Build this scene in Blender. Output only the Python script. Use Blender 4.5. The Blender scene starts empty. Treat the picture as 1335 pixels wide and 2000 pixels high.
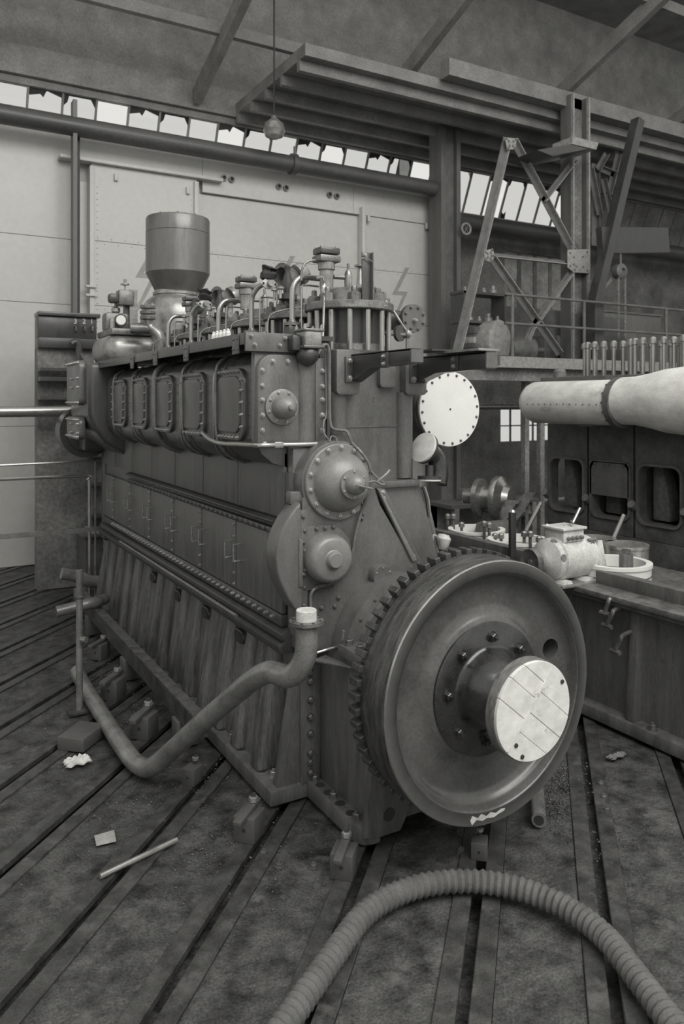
import bpy, bmesh, math, random
from mathutils import Vector, Matrix
random.seed(7)
PI = math.pi
scene = bpy.context.scene
COL = scene.collection
# ------------------------------------------------------------------ camera, world, light, exposure
EYE = 2.6                      # lens height above the shop floor
FPX, CX, HY = 1500.0, 687.0, 783.0
ANG = math.atan(882 / 1500.0)  # engine axis (+Y) lies this far left of the view direction
CA, SA = math.cos(ANG), math.sin(ANG)
cd = bpy.data.cameras.new('camera'); cam = bpy.data.objects.new('camera', cd); COL.objects.link(cam)
cd.sensor_fit = 'HORIZONTAL'; cd.sensor_width = 36.0; cd.lens = FPX / 1335 * 36
cd.shift_x = (667.5 - CX) / 1335; cd.shift_y = -(1000 - HY) / 1335
cd.clip_end = 200
cd.dof.use_dof = True; cd.dof.focus_distance = 5.0; cd.dof.aperture_fstop = 4.5
cam.location = (0, 0, EYE); cam.rotation_euler = (PI / 2, 0, -ANG)
scene.camera = cam
w = bpy.data.worlds.new('world'); scene.world = w; w.use_nodes = True
bg = w.node_tree.nodes['Background']; bg.inputs[0].default_value = (0.78, 0.775, 0.74, 1); bg.inputs[1].default_value = 1.0
def area(name, loc, rot, sx, sy, power):
    l = bpy.data.lights.new(name, 'AREA'); l.shape = 'RECTANGLE'; l.size = sx; l.size_y = sy; l.energy = power
    l.color = (1.0, 0.99, 0.96)
    o = bpy.data.objects.new(name, l); COL.objects.link(o); o.location = loc; o.rotation_euler = rot
    return o
# daylight falling through the glazed roof bay above and behind the camera
sk = area('skylight', (3.5, -3.5, 11.5), (0, 0, 0), 12, 8, 1650)
sk.rotation_euler = (Vector((2.8, 5.0, 1.5)) - sk.location).to_track_quat('-Z', 'Y').to_euler()
vs = scene.view_settings
vs.view_transform = 'Standard'; vs.look = 'None'; vs.gamma = 1; vs.exposure = 0.0; vs.use_curve_mapping = False

# ------------------------------------------------------------------ helpers
def W(px, py, X=None, Y=None, Z=None):
    """point of the plane X=, Y= or Z= seen at a photograph position"""
    u = (px - CX) / FPX; v = -(py - HY) / FPX
    a, b, c = u * CA + SA, CA - u * SA, v
    t = X / a if X is not None else Y / b if Y is not None else (Z - EYE) / c
    return Vector((a * t, b * t, EYE + c * t))

class MB:
    def __init__(self): self.v = []; self.f = []
    def add(self, vs, fs):
        n = len(self.v); self.v += [tuple(p) for p in vs]; self.f += [tuple(i + n for i in q) for q in fs]; return self
    def box(self, x0, x1, y0, y1, z0, z1):
        return self.add([(x, y, z) for z in (z0, z1) for y in (y0, y1) for x in (x0, x1)],
                        [(0, 2, 3, 1), (4, 5, 7, 6), (0, 1, 5, 4), (2, 6, 7, 3), (0, 4, 6, 2), (1, 3, 7, 5)])
    def prism(self, poly, ax, a0, a1):
        if ax == 'Y': mk = lambda p, a: (p[0], a, p[1])
        elif ax == 'X': mk = lambda p, a: (a, p[0], p[1])
        else: mk = lambda p, a: (p[0], p[1], a)
        n = len(poly)
        vs = [mk(p, a0) for p in poly] + [mk(p, a1) for p in poly]
        fs = [tuple(range(n))[::-1], tuple(range(n, 2 * n))] + [(i, (i + 1) % n, n + (i + 1) % n, n + i) for i in range(n)]
        return self.add(vs, fs)
    def lathe(self, prof, o, ax, n=32, a0=0, a1=2 * PI):
        ax = Vector(ax).normalized(); o = Vector(o)
        t = Vector((0, 0, 1)) if abs(ax.z) < .9 else Vector((1, 0, 0))
        e1 = ax.cross(t).normalized(); e2 = ax.cross(e1)
        full = abs(a1 - a0 - 2 * PI) < 1e-6; m = n if full else n + 1
        vs = []; fs = []
        for r, h in prof:
            for i in range(m):
                a = a0 + (a1 - a0) * i / n
                vs.append(o + ax * h + (e1 * math.cos(a) + e2 * math.sin(a)) * max(r, 1e-4))
        for k in range(len(prof) - 1):
            for i in range(n):
                j = (i + 1) % m
                fs.append((k * m + i, k * m + j, (k + 1) * m + j, (k + 1) * m + i))
        if full:
            if prof[0][0] > 1e-3: fs.append(tuple(range(m))[::-1])
            if prof[-1][0] > 1e-3: fs.append(tuple((len(prof) - 1) * m + i for i in range(m)))
        return self.add(vs, fs)
    def cyl(self, p, q, r, n=12, r2=None):
        p = Vector(p); q = Vector(q)
        return self.lathe([(r, 0), (r if r2 is None else r2, (q - p).length)], p, q - p, n)
    def tube(self, pts, r, n=8, sm=5):
        pts = [Vector(p) for p in pts]
        if sm and len(pts) > 2:
            out = []
            for i in range(len(pts) - 1):
                p0 = pts[max(i - 1, 0)]; p1 = pts[i]; p2 = pts[i + 1]; p3 = pts[min(i + 2, len(pts) - 1)]
                for k in range(sm):
                    t = k / sm
                    out.append(.5 * (2 * p1 + (p2 - p0) * t + (2 * p0 - 5 * p1 + 4 * p2 - p3) * t * t + (3 * p1 - p0 - 3 * p2 + p3) * t ** 3))
            pts = out + [pts[-1]]
        d = (pts[1] - pts[0]).normalized()
        e = d.cross(Vector((.13, .3, 1))).normalized()
        vs = []; m = len(pts)
        for i, p in enumerate(pts):
            dn = (pts[min(i + 1, m - 1)] - pts[max(i - 1, 0)]).normalized()
            e = (e - dn * e.dot(dn)).normalized(); g = dn.cross(e)
            for k in range(n):
                a = 2 * PI * k / n
                vs.append(p + (e * math.cos(a) + g * math.sin(a)) * r)
        fs = [(i * n + k, i * n + (k + 1) % n, (i + 1) * n + (k + 1) % n, (i + 1) * n + k) for i in range(m - 1) for k in range(n)]
        fs += [tuple(range(n))[::-1], tuple((m - 1) * n + k for k in range(n))]
        return self.add(vs, fs)
    def bar(self, p, q, w, h, up=(0, 0, 1)):
        p = Vector(p); q = Vector(q); d = (q - p).normalized()
        s = d.cross(Vector(up))
        s = (s if s.length > 1e-4 else d.cross(Vector((1, 0, 0)))).normalized(); u = s.cross(d)
        vs = [c + s * a * w / 2 + u * b * h / 2 for c in (p, q) for b in (-1, 1) for a in (-1, 1)]
        return self.add(vs, [(0, 1, 3, 2), (4, 6, 7, 5), (0, 4, 5, 1), (2, 3, 7, 6), (0, 2, 6, 4), (1, 5, 7, 3)])
    def mesh(self, name, bevel=0, seg=2, ang=34):
        me = bpy.data.meshes.new(name); me.from_pydata(self.v, [], self.f)
        bm = bmesh.new(); bm.from_mesh(me)
        bmesh.ops.recalc_face_normals(bm, faces=bm.faces)
        if bevel:
            es = [e for e in bm.edges if len(e.link_faces) == 2 and e.calc_face_angle(0) > math.radians(40)]
            bmesh.ops.bevel(bm, geom=es, offset=bevel, segments=seg, affect='EDGES', profile=.5, clamp_overlap=True)
        bm.to_mesh(me); bm.free()
        me.polygons.foreach_set('use_smooth', [True] * len(me.polygons))
        me.set_sharp_from_angle(angle=math.radians(ang))
        return me
    def build(self, name, m, parent=None, bevel=0, seg=2, ang=34):
        me = self.mesh(name, bevel, seg, ang); me.materials.append(M[m])
        return link(name, me, parent)

def root_loc(o):
    while o.parent: o = o.parent
    return o
def link(name, me, parent=None, loc=(0, 0, 0), rot=None, scale=None):
    o = bpy.data.objects.new(name, me); COL.objects.link(o)
    o.location = loc
    if rot is not None: o.rotation_euler = rot
    if scale is not None: o.scale = scale
    if parent is not None: attach(o, parent)
    return o
WM = {}
def world_of(o):
    m = Matrix.LocRotScale(o.location, o.rotation_euler, o.scale)
    return m if o.parent is None else world_of(o.parent) @ o.matrix_parent_inverse @ m
def attach(o, parent):
    o.parent = parent; o.matrix_parent_inverse = world_of(parent).inverted()
def thing(name, label, cat, loc, group=None):
    o = bpy.data.objects.new(name, None); COL.objects.link(o); o.location = loc; o.empty_display_size = .2
    return tag(o, label, cat, group)
def tag(o, label, cat, group=None):
    o['label'] = label; o['category'] = cat
    if group: o['group'] = group
    return o
def struct(o, label=None, cat=None):
    o['kind'] = 'structure'
    if label: o['label'] = label
    if cat: o['category'] = cat
    return o
AX = {'-Y': (PI / 2, 0, 0), '-X': (0, -PI / 2, 0), '+Z': (0, 0, 0), '+X': (0, PI / 2, 0)}
BOLT = {}
def bolt_mesh(r, h, m):
    k = (round(r, 4), round(h, 4), m)
    if k not in BOLT:
        b = MB()
        b.lathe([(r * 1.35, -.002), (r * 1.35, h * .12)], (0, 0, 0), (0, 0, 1), 10)
        b.lathe([(r, h * .12), (r, h * .62), (r * .8, h * .7)], (0, 0, 0), (0, 0, 1), 6)
        b.lathe([(r * .55, h * .7), (r * .5, h * .95), (.0, h)], (0, 0, 0), (0, 0, 1), 8)
        me = b.mesh('bolt'); me.materials.append(M[m]); BOLT[k] = me
    return BOLT[k]
def bolts(parent, pts, ax, r=.014, h=.02, m='bolt', name='bolt'):
    me = bolt_mesh(r, h, m)
    for p in pts:
        rot = AX[ax] if isinstance(ax, str) else Vector(ax).to_track_quat('Z', 'Y').to_euler()
        link(name, me, parent, p, rot)
def ring(c, R, n, plane='Y', a0=0.0, skip=()):
    out = []
    for i in range(n):
        if i in skip: continue
        a = a0 + 2 * PI * i / n; x, z = R * math.cos(a), R * math.sin(a)
        out.append((c[0] + x, c[1], c[2] + z) if plane == 'Y' else (c[0], c[1] + x, c[2] + z) if plane == 'X' else (c[0] + x, c[1] + z, c[2]))
    return out
def rrect(x0, x1, z0, z1, r, n=5, corners=(1, 1, 1, 1)):
    out = []
    for (cx, cz, a, on) in ((x1 - r, z1 - r, 0, corners[0]), (x0 + r, z1 - r, PI / 2, corners[1]), (x0 + r, z0 + r, PI, corners[2]), (x1 - r, z0 + r, 1.5 * PI, corners[3])):
        if on:
            for i in range(n + 1): out.append((cx + r * math.cos(a + i * PI / 2 / n), cz + r * math.sin(a + i * PI / 2 / n)))
        else:
            out.append((cx + r * (1 if math.cos(a + PI / 4) > 0 else -1), cz + r * (1 if math.sin(a + PI / 4) > 0 else -1)))
    return out
def text(body, size, m, parent, loc, rot, name='lettering'):
    c = bpy.data.curves.new(name, 'FONT'); c.body = body; c.size = size; c.extrude = .002; c.align_x = 'CENTER'; c.align_y = 'CENTER'
    o = bpy.data.objects.new(name, c); COL.objects.link(o)
    dg = bpy.context.evaluated_depsgraph_get(); me = bpy.data.meshes.new_from_object(o.evaluated_get(dg))
    bpy.data.objects.remove(o); me.materials.append(M[m])
    return link(name, me, parent, loc, rot)

# ------------------------------------------------------------------ materials
M = {}
def mat(name, v, rough=.5, metal=0.0, var=.25, scale=6.0, stretch=(1, 1, 1), bump=0.0, spec=.5, v2=None, thr=None, coat=0, wear=0):
    """grey monochrome surface, v = reflectance, var = mottling, v2/thr = stains of a second tone, wear = rubbed edges"""
    m = bpy.data.materials.new(name); m.use_nodes = True
    nt = m.node_tree; N = nt.nodes; L = nt.links; b = N['Principled BSDF']
    tc = N.new('ShaderNodeTexCoord'); mp = N.new('ShaderNodeMapping'); mp.inputs['Scale'].default_value = stretch
    geo = N.new('ShaderNodeNewGeometry')
    L.new(geo.outputs['Position'], mp.inputs[0])
    nz = N.new('ShaderNodeTexNoise'); nz.inputs['Scale'].default_value = scale; nz.inputs['Detail'].default_value = 7; nz.inputs['Roughness'].default_value = .62
    L.new(mp.outputs[0], nz.inputs[0])
    cr = N.new('ShaderNodeValToRGB'); e = cr.color_ramp.elements
    def c(x): return (x, x * .995, x * .955, 1)
    e[0].position = .3; e[1].position = .72; e[0].color = c(v * (1 - var)); e[1].color = c(v * (1 + var))
    L.new(nz.outputs['Fac'], cr.inputs[0])
    nf_ = N.new('ShaderNodeTexNoise'); nf_.inputs['Scale'].default_value = scale * 14; nf_.inputs['Detail'].default_value = 4; L.new(mp.outputs[0], nf_.inputs[0])
    rf = N.new('ShaderNodeMapRange'); rf.inputs['From Min'].default_value = .3; rf.inputs['From Max'].default_value = .7; rf.inputs['To Min'].default_value = 1 - var * .55; rf.inputs['To Max'].default_value = 1 + var * .55
    L.new(nf_.outputs['Fac'], rf.inputs[0])
    mf_ = N.new('ShaderNodeVectorMath'); mf_.operation = 'SCALE'; L.new(cr.outputs[0], mf_.inputs[0]); L.new(rf.outputs[0], mf_.inputs['Scale']); out = mf_.outputs[0]
    if v2 is not None:
        n2 = N.new('ShaderNodeTexNoise'); n2.inputs['Scale'].default_value = scale * .55; n2.inputs['Detail'].default_value = 9; n2.inputs['Roughness'].default_value = .7
        L.new(mp.outputs[0], n2.inputs[0])
        r2 = N.new('ShaderNodeValToRGB'); r2.color_ramp.elements[0].position = thr or .55; r2.color_ramp.elements[1].position = (thr or .55) + .1
        L.new(n2.outputs['Fac'], r2.inputs[0])
        mx = N.new('ShaderNodeMix'); mx.data_type = 'RGBA'; L.new(r2.outputs[0], mx.inputs[0]); L.new(out, mx.inputs[6]); mx.inputs[7].default_value = c(v2); out = mx.outputs[2]
    if wear:
        r3 = N.new('ShaderNodeValToRGB'); r3.color_ramp.elements[0].position = .53; r3.color_ramp.elements[1].position = .62
        L.new(geo.outputs['Pointiness'], r3.inputs[0])
        mw = N.new('ShaderNodeMix'); mw.data_type = 'RGBA'; L.new(r3.outputs[0], mw.inputs[0]); L.new(out, mw.inputs[6]); mw.inputs[7].default_value = c(wear); out = mw.outputs[2]
    L.new(out, b.inputs['Base Color'])
    rr = N.new('ShaderNodeMapRange'); rr.inputs['From Min'].default_value = .3; rr.inputs['From Max'].default_value = .7
    rr.inputs['To Min'].default_value = max(rough - .08, .05); rr.inputs['To Max'].default_value = min(rough + .1, 1)
    L.new(nz.outputs['Fac'], rr.inputs[0]); L.new(rr.outputs[0], b.inputs['Roughness'])
    b.inputs['Metallic'].default_value = metal; b.inputs['Specular IOR Level'].default_value = spec
    if coat: b.inputs['Coat Weight'].default_value = coat; b.inputs['Coat Roughness'].default_value = .25
    if bump:
        bn = N.new('ShaderNodeTexNoise'); bn.inputs['Scale'].default_value = scale * 5; bn.inputs['Detail'].default_value = 5; L.new(mp.outputs[0], bn.inputs[0])
        bp = N.new('ShaderNodeBump'); bp.inputs['Strength'].default_value = bump; bp.inputs['Distance'].default_value = .02
        L.new(bn.outputs['Fac'], bp.inputs['Height']); L.new(bp.outputs[0], b.inputs['Normal'])
    M[name] = m; return m
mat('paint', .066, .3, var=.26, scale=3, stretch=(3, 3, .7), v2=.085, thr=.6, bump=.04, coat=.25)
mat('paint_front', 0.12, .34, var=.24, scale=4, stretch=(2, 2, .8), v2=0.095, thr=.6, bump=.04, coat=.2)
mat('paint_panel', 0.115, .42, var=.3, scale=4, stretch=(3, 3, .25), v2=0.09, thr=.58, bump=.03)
mat('paint_dark', .05, .36, var=.25, scale=4, stretch=(2, 2, .8), bump=.03, coat=.15)
mat('bed_side', .125, .45, var=.6, scale=5, stretch=(2, 2, .22), v2=.06, thr=.56, bump=.08)
mat('bed_paint', .12, .4, var=.35, scale=5, stretch=(2, 2, .3), v2=.15, thr=.6, bump=.06)
mat('frame_plate', .115, .38, var=.3, scale=4, stretch=(2, 2, .6), v2=.15, thr=.58, bump=.05)
mat('dome_paint', 0.22, .36, .1, var=.16, scale=5, v2=0.18, thr=.62, bump=.02)
mat('bolt', .34, .32, .45, var=.35, scale=30)
mat('bolt_dark', .15, .35, .4, var=.35, scale=30)
mat('steel', .42, .28, .75, var=.14, scale=8, stretch=(1, 1, 3))
mat('steel_bright', .55, .25, .7, var=.25, scale=10)
mat('pipe_steel', .40, .26, .75, var=.12, scale=6)
mat('iron_raw', .17, .36, .4, var=.5, scale=9, v2=.3, thr=.58, bump=.08)
mat('wheel_web', .10, .27, .2, var=.28, scale=4, v2=.08, thr=.6, coat=.35, bump=.02)
mat('wheel_rim', 0.022, .42, .3, var=.55, scale=9, stretch=(1, 4, 1), v2=0.04, thr=.56, bump=.04, wear=.3)
mat('wheel_outer', .085, .45, .3, var=.65, scale=6, stretch=(1, 5, 1), v2=.04, thr=.52, bump=.08)
mat('black_oil', .03, .2, .0, var=.5, scale=9, coat=.5, bump=.06)
mat('tooth', .065, .42, .2, var=.4, scale=14, v2=.1, thr=.6, bump=.05)
mat('black', 0.03, .6, var=.3)
mat('wood_white', .68, .65, var=.16, scale=9, stretch=(1.5, 1, 2), v2=.3, thr=.61)
mat('wood_edge', .16, .6, var=.4, scale=20, stretch=(1, 4, 1), v2=.07, thr=.55)
mat('white_paint', 0.72, .5, var=.05, scale=4)
mat('motor_white', .55, .55, var=.3, scale=6, v2=.3, thr=.6, bump=.03)
mat('jacket_white', .68, .6, var=.2, scale=5, stretch=(1, 1, 2), v2=.5, thr=.62, bump=.06)
mat('wall_paint', 0.5, .42, var=.07, scale=.8, v2=0.47, thr=.6, bump=.008)
mat('wall_seam', .42, .6, var=.1)
mat('roof_dark', .19, .8, var=.3, scale=2)
mat('hall_dark', .17, .8, var=.5, scale=1.5)
mat('column_grey', 0.12, .5, var=.25, scale=3, stretch=(2, 2, .3), v2=0.16, thr=.6)
mat('lattice', 0.13, .5, var=.3, scale=4)
mat('lattice_light', .28, .5, var=.3, scale=14, v2=.15, thr=.6)
mat('pipe_paint', 0.07, .4, var=.25, scale=2, stretch=(.5, 1, 1), v2=0.095, thr=.6)
mat('canister', .17, .33, .35, var=.18, scale=3, stretch=(3, 3, .5), v2=.14, thr=.6)
mat('casing_light', .30, .3, .5, var=.35, scale=9, v2=.2, thr=.58, bump=.03)
mat('brass', .34, .35, .6, var=.35, scale=20)
mat('floor_dirt', 0.055, .55, var=.8, scale=6, v2=0.11, thr=.56, bump=.5)
mat('rail_steel', .075, .38, .3, var=.5, scale=8, v2=.13, thr=.56, bump=.1)
mat('block_iron', 0.035, .5, .2, var=.4, scale=10, bump=.08, wear=.2)
mat('pipe_dark', 0.18, .3, .15, var=.35, scale=7, v2=0.22, thr=.6, bump=.04, coat=.2)
mat('cloth', .62, .9, var=.25, scale=14)
mat('sacking', .16, .9, var=.35, scale=18, bump=.2)
mat('hose', .11, .8, var=.3, scale=10, bump=.1)
mat('timber', .30, .7, var=.35, scale=6, stretch=(1, 1, 5))
mat('timber_dark', .09, .6, var=.3, scale=6, stretch=(1, 1, 4))
mat('grime_glass', .30, .45, var=.45, scale=2.5)
mat('machine', 0.1, .5, var=.4, scale=6, v2=0.15, thr=.6, bump=.05)
mat('dial', .75, .4, var=.03)
mat('sign_tone', 0.3, .6, var=.15)
def glass_mat():
    m = bpy.data.materials.new('window_glass'); m.use_nodes = True; N = m.node_tree.nodes; L = m.node_tree.links
    N.remove(N['Principled BSDF'])
    t = N.new('ShaderNodeBsdfTransparent'); t.inputs[0].default_value = (.93, .93, .93, 1)
    g = N.new('ShaderNodeBsdfGlossy'); g.inputs['Roughness'].default_value = .1
    x = N.new('ShaderNodeMixShader'); x.inputs[0].default_value = .05
    L.new(t.outputs[0], x.inputs[1]); L.new(g.outputs[0], x.inputs[2]); L.new(x.outputs[0], N['Material Output'].inputs[0]); M['glass'] = m
glass_mat()

# ------------------------------------------------------------------ the hall: floor, walls, roof
fl = struct(MB().box(-9, 26, -4, 16.5, -.4, -.10).build('floor', 'floor_dirt'), 'dark oily shop floor with cast T-slot rails set into it', 'floor')
ED = Vector((.696, .718, 0)); EN = Vector((.718, -.696, 0))
for i in range(-14, 10):
    s = .325 + .64 * i
    q0, q1 = (-5, 13) if i > -4 else (-2, 18)
    if i > 5: q0, q1 = (0, 20)
    if i > -14: MB().bar(EN * (s - .32) + ED * q0 + Vector((0, 0, -.064)), EN * (s - .32) + ED * q1 + Vector((0, 0, -.064)), .39, .10).build('floor_plate', 'floor_dirt', fl)
    for sg in (-1, 1):
        c = EN * (s + sg * .075)
        b = MB().bar(c + ED * q0 + Vector((0, 0, -.02)), c + ED * q1 + Vector((0, 0, -.02)), .095, .04)
        b.build('slot_rail', 'rail_steel', fl, bevel=.004, seg=1)

# pale riveted steel partition behind the engine
YW = 13.0
wb = MB().box(-4, 9.98, YW + .12, YW + .25, 0, 7.2).build('wall_back', 'wall_seam'); struct(wb, 'pale grey riveted steel partition with sliding doors behind the engine', 'wall')
def panel(x0, x1, z0, z1, y=YW, d=.14, m='wall_paint', name='steel_panel', par=None):
    return MB().box(x0 + .003, x1 - .003, y, y + d, z0 + .003, z1 - .003).build(name, m, par or wb, bevel=.004, seg=1)
xa, xb, xc, xd = W(176, 500, Y=YW).x, W(382, 500, Y=YW).x, W(704, 500, Y=YW).x, 9.95
xl = W(152, 500, Y=YW).x
for (x0, x1) in ((-4, -.6), (-.6, xl)): 
    for z0, z1 in ((0, 2.2), (2.2, 4.16), (4.16, 5.22), (5.22, 7.2)): panel(x0, x1, z0, z1, YW + .06)
panel(xl, xa, 0, 6.2, YW + .1)                                     # recessed strip
for z0, z1 in ((0, 2.2), (2.2, 4.16), (4.16, 5.22), (5.22, 6.47)): panel(xa, xb, z0, z1, YW - .06)   # left sliding leaf, proud
for z0, z1 in ((0, 2.2), (2.2, 4.16), (4.16, 5.22), (5.22, 6.27)): panel(xb, xc, z0, z1, YW + .08)   # set back leaf
for z0, z1 in ((0, 2.2), (2.2, 4.16), (4.16, 5.22), (5.22, 6.27)): panel(xc, xd, z0, z1, YW)
for x0, x1 in ((xl, W(395, 300, Y=YW).x), (W(395, 300, Y=YW).x, W(690, 300, Y=YW).x), (W(690, 300, Y=YW).x, xd)): panel(x0, x1, 6.28 if x0 > 4 else 6.5, 7.1, YW)
MB().box(xl - .3, W(430, 355, Y=YW).x, YW - .16, YW + .05, 6.47, 6.53).build('track_rail', 'wall_paint', wb, bevel=.01)
for x, z1 in ((xa, 6.42), (xb - .03, 6.42), (xc, 6.42), (9.9, 6.25)):
    MB().box(x - .03, x + .05, YW - .12, YW + .1, 0, z1).build('door_stile', 'wall_paint', wb, bevel=.008)
for px, py in ((436, 348), (451, 351), (543, 365), (557, 368), (642, 381), (656, 384)):
    p = W(px, py, Y=YW)
    MB().lathe([(.03, 0), (.055, 0), (.055, .05), (.035, .05), (.03, .0)], p, (0, -1, 0), 16).build('pipe_socket', 'pipe_dark', wb)
    MB().lathe([(.034, 0), (.034, .012)], p, (0, -1, 0), 16).build('socket_bore', 'black', wb)
# rivet rows (too small to pick apart singly)
rv = MB()
for z in (5.22, 4.16):
    for x0, x1, y in ((xa, xb, YW - .06), (xb, xc, YW + .08), (xc, xd, YW)):
        n = int((x1 - x0) / .11)
        for i in range(1, n):
            for dz in ((.045,) if i % 2 else (-.045,)): rv.lathe([(.014, 0), (.009, .009), (0, .012)], (x0 + i * .11, y, z + dz), (0, -1, 0), 6)
for x, y in ((xa + .1, YW - .06), (xb - .1, YW - .06), (xc + .12, YW), (9.8, YW)):
    for i in range(36): rv.lathe([(.014, 0), (.009, .009), (0, .012)], (x, y, 2.6 + i * .1), (0, -1, 0), 6)
o = rv.build('rivets', 'wall_paint', wb); o['kind'] = 'stuff'
for px, py in ((226, 347), (366, 373), (718, 428), (832, 442)):
    p = W(px, py, Y=YW - .06); MB().box(p.x - .03, p.x + .03, p.y - .05, p.y, p.z - .06, p.z + .06).build('lug', 'wall_paint', wb, bevel=.006)
for py in (560, 577):
    p = W(178, py, Y=YW - .1); MB().box(p.x - .1, p.x + .08, p.y - .06, p.y, p.z - .02, p.z + .02).build('latch', 'wall_paint', wb, bevel=.005)
for py in (620, 632):
    p = W(851, py, Y=YW - .1); MB().box(p.x - .1, p.x + .06, p.y - .06, p.y, p.z - .03, p.z + .03).build('latch', 'wall_paint', wb, bevel=.005)
p = W(855, 437, Y=YW - .1); MB().box(p.x - .1, p.x + .1, p.y - .06, p.y, p.z - .05, p.z + .05).build('latch', 'wall_paint', wb, bevel=.005)
# painted lightning marks on the doors
def bolt_mark(px, py, y, s=1.0):
    p = W(px, py, Y=y)
    pl = [(.34, .62), (.24, .62), (-.12, -.02), (.16, -.02), (-.1, -.5), (-.2, -.62), (.3, .06), (.04, .06)]
    pl = [(.30, .60), (.20, .60), (-.12, .02), (.14, .02), (-.16, -.60), (-.06, -.52), (.26, .10), (.02, .10)]
    MB().prism([(p.x + a * s, p.z + c * s) for a, c in pl], 'Y', y - .004, y).build('lightning_mark', 'sign_tone', wb)
bolt_mark(278, 545, YW - .06); bolt_mark(548, 560, YW + .08); bolt_mark(775, 578, YW)

# hall wall above and beyond the partition with the clerestory glazing
YH = 15.0
wf = struct(MB().box(9.6, 26, YH, YH + .3, 0, 1.2).build('wall_far', 'hall_dark'), 'dark far wall of the hall with tall grimy windows', 'wall')
zt = 8.0
WX0, WX1 = W(985, 500, Y=YH).x, W(1106, 500, Y=YH).x
SX0, SX1 = W(977, 830, Y=YH).x, W(1086, 830, Y=YH).x
SZ0, SZ1 = W(1030, 862, Y=YH).z, W(1030, 800, Y=YH).z
TZ0, TZ1 = W(1040, 602, Y=YH).z, W(1040, 497, Y=YH).z
for (x0, x1, z0, z1) in ((9.6, SX0, 1.2, SZ1), (SX1, 26, 1.2, SZ1), (9.6, 26, SZ1, TZ0), (9.6, WX0, TZ0, TZ1), (WX1, 26, TZ0, TZ1), (9.6, 26, TZ1, 6.85)):
    MB().box(x0, x1, YH, YH + .3, z0, z1).build('wall_section', 'hall_dark', wf)
MB().box(SX0, SX1, YH, YH + .3, 1.2, SZ0).build('wall_section', 'hall_dark', wf)
def window(name, x0, x1, z0, z1, nx, nz, y, glass, label, bar=.03, broken=(), m='hall_dark'):
    r = MB().box(x0 - .05, x1 + .05, y, y + .06, z0 - .05, z0).box(x0 - .05, x1 + .05, y, y + .06, z1, z1 + .05).box(x0 - .05, x0, y, y + .06, z0, z1).box(x1, x1 + .05, y, y + .06, z0, z1).build(name, m)
    struct(r, label, 'window')
    for i in range(1, nx): x = x0 + (x1 - x0) * i / nx; MB().box(x - bar / 2, x + bar / 2, y, y + .05, z0, z1).build('glazing_bar', m, r)
    for j in range(1, nz): z = z0 + (z1 - z0) * j / nz; MB().box(x0, x1, y, y + .05, z - bar / 2, z + bar / 2).build('glazing_bar', m, r)
    for i in range(nx):
        for j in range(nz):
            if (i, j) in broken: continue
            a, b = x0 + (x1 - x0) * i / nx, x0 + (x1 - x0) * (i + 1) / nx; c, d = z0 + (z1 - z0) * j / nz, z0 + (z1 - z0) * (j + 1) / nz
            MB().box(a, b, y + .02, y + .03, c, d).build('pane', glass, r)
    return r
window('window_1', SX0, SX1, SZ0, SZ1, 5, 2, YH + .05, 'glass', 'small bright gridded window low on the far wall')
window('window_2', WX0, WX1, TZ0, TZ1, 4, 1, YH + .05, 'grime_glass', 'tall grimy window panes behind the lattice mast', bar=.12)
# sloping clerestory glazing band
cl = MB(); P0 = .57
x_first = 3.594 - 6 * .57
bz, tz, by, ty = 6.95, zt, 14.55, 14.1
cl.bar((x_first - .6, by, bz - .03), (26, by, bz - .03), .1, .1).bar((x_first - .6, ty, tz + .03), (26, ty, tz + .03), .12, .12)
w3 = struct(cl.build('window_3', 'roof_dark'), 'long sloping band of broken clerestory panes above the partition', 'window')
dirn = Vector((0, ty - by, tz - bz))
nrm = Vector((0, dirn.z, -dirn.y)).normalized()
def shard(pts, name='pane', m='glass'):
    vs = [Vector((x, by, bz)) + dirn * t + nrm * o for o in (0, .008) for x, t in pts]; n = len(pts)
    MB().add(vs, [tuple(range(n)), tuple(range(n, 2 * n))[::-1]] + [(i, (i + 1) % n, n + (i + 1) % n, n + i) for i in range(n)]).build(name, m, w3)
for i in range(0, 44):
    x = x_first + i * P0
    MB().bar(Vector((x, by, bz)), Vector((x, ty, tz)), .035, .05, up=(0, 1, 0)).build('glazing_bar', 'roof_dark', w3)
    if x > W(1106, 400, Y=14.3).x: shard([(x, -.05), (x + P0, -.05), (x + P0, 1), (x, 1)], 'blind_panel', 'hall_dark'); continue
    if i % 4 != 1: shard([(x + .02, 0), (x + P0 - .02, 0), (x + P0 - .02, 1), (x + .02, 1)])
    if i % 3 == 0: shard([(x + .02, .86), (x + .2, .9), (x + .25, .86), (x + .3, .96), (x + P0 - .02, .9), (x + P0 - .02, 1), (x + .02, 1)], 'grimy_shard', 'black')
    if i % 3 == 1: shard([(x + .02, .8), (x + .08, .86), (x + .1, .95), (x + P0 - .1, .95), (x + P0 - .02, .84), (x + P0 - .02, 1), (x + .02, 1)], 'grimy_shard', 'black')
    if i % 4 == 2: shard([(x + .02, .0), (x + .02, .3), (x + .1, .24), (x + .16, .3), (x + .2, 0)], 'grimy_shard', 'black')
for pts in ([(770, 1), (800, 1), (800, 0), (770, 0)],):
    x0, x1 = W(770, 340, Y=14.3).x, W(798, 340, Y=14.3).x
    shard([(x0, -.1), (x1, -.1), (x1, 1), (x0, 1)], 'blind_panel', 'roof_dark')
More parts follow.
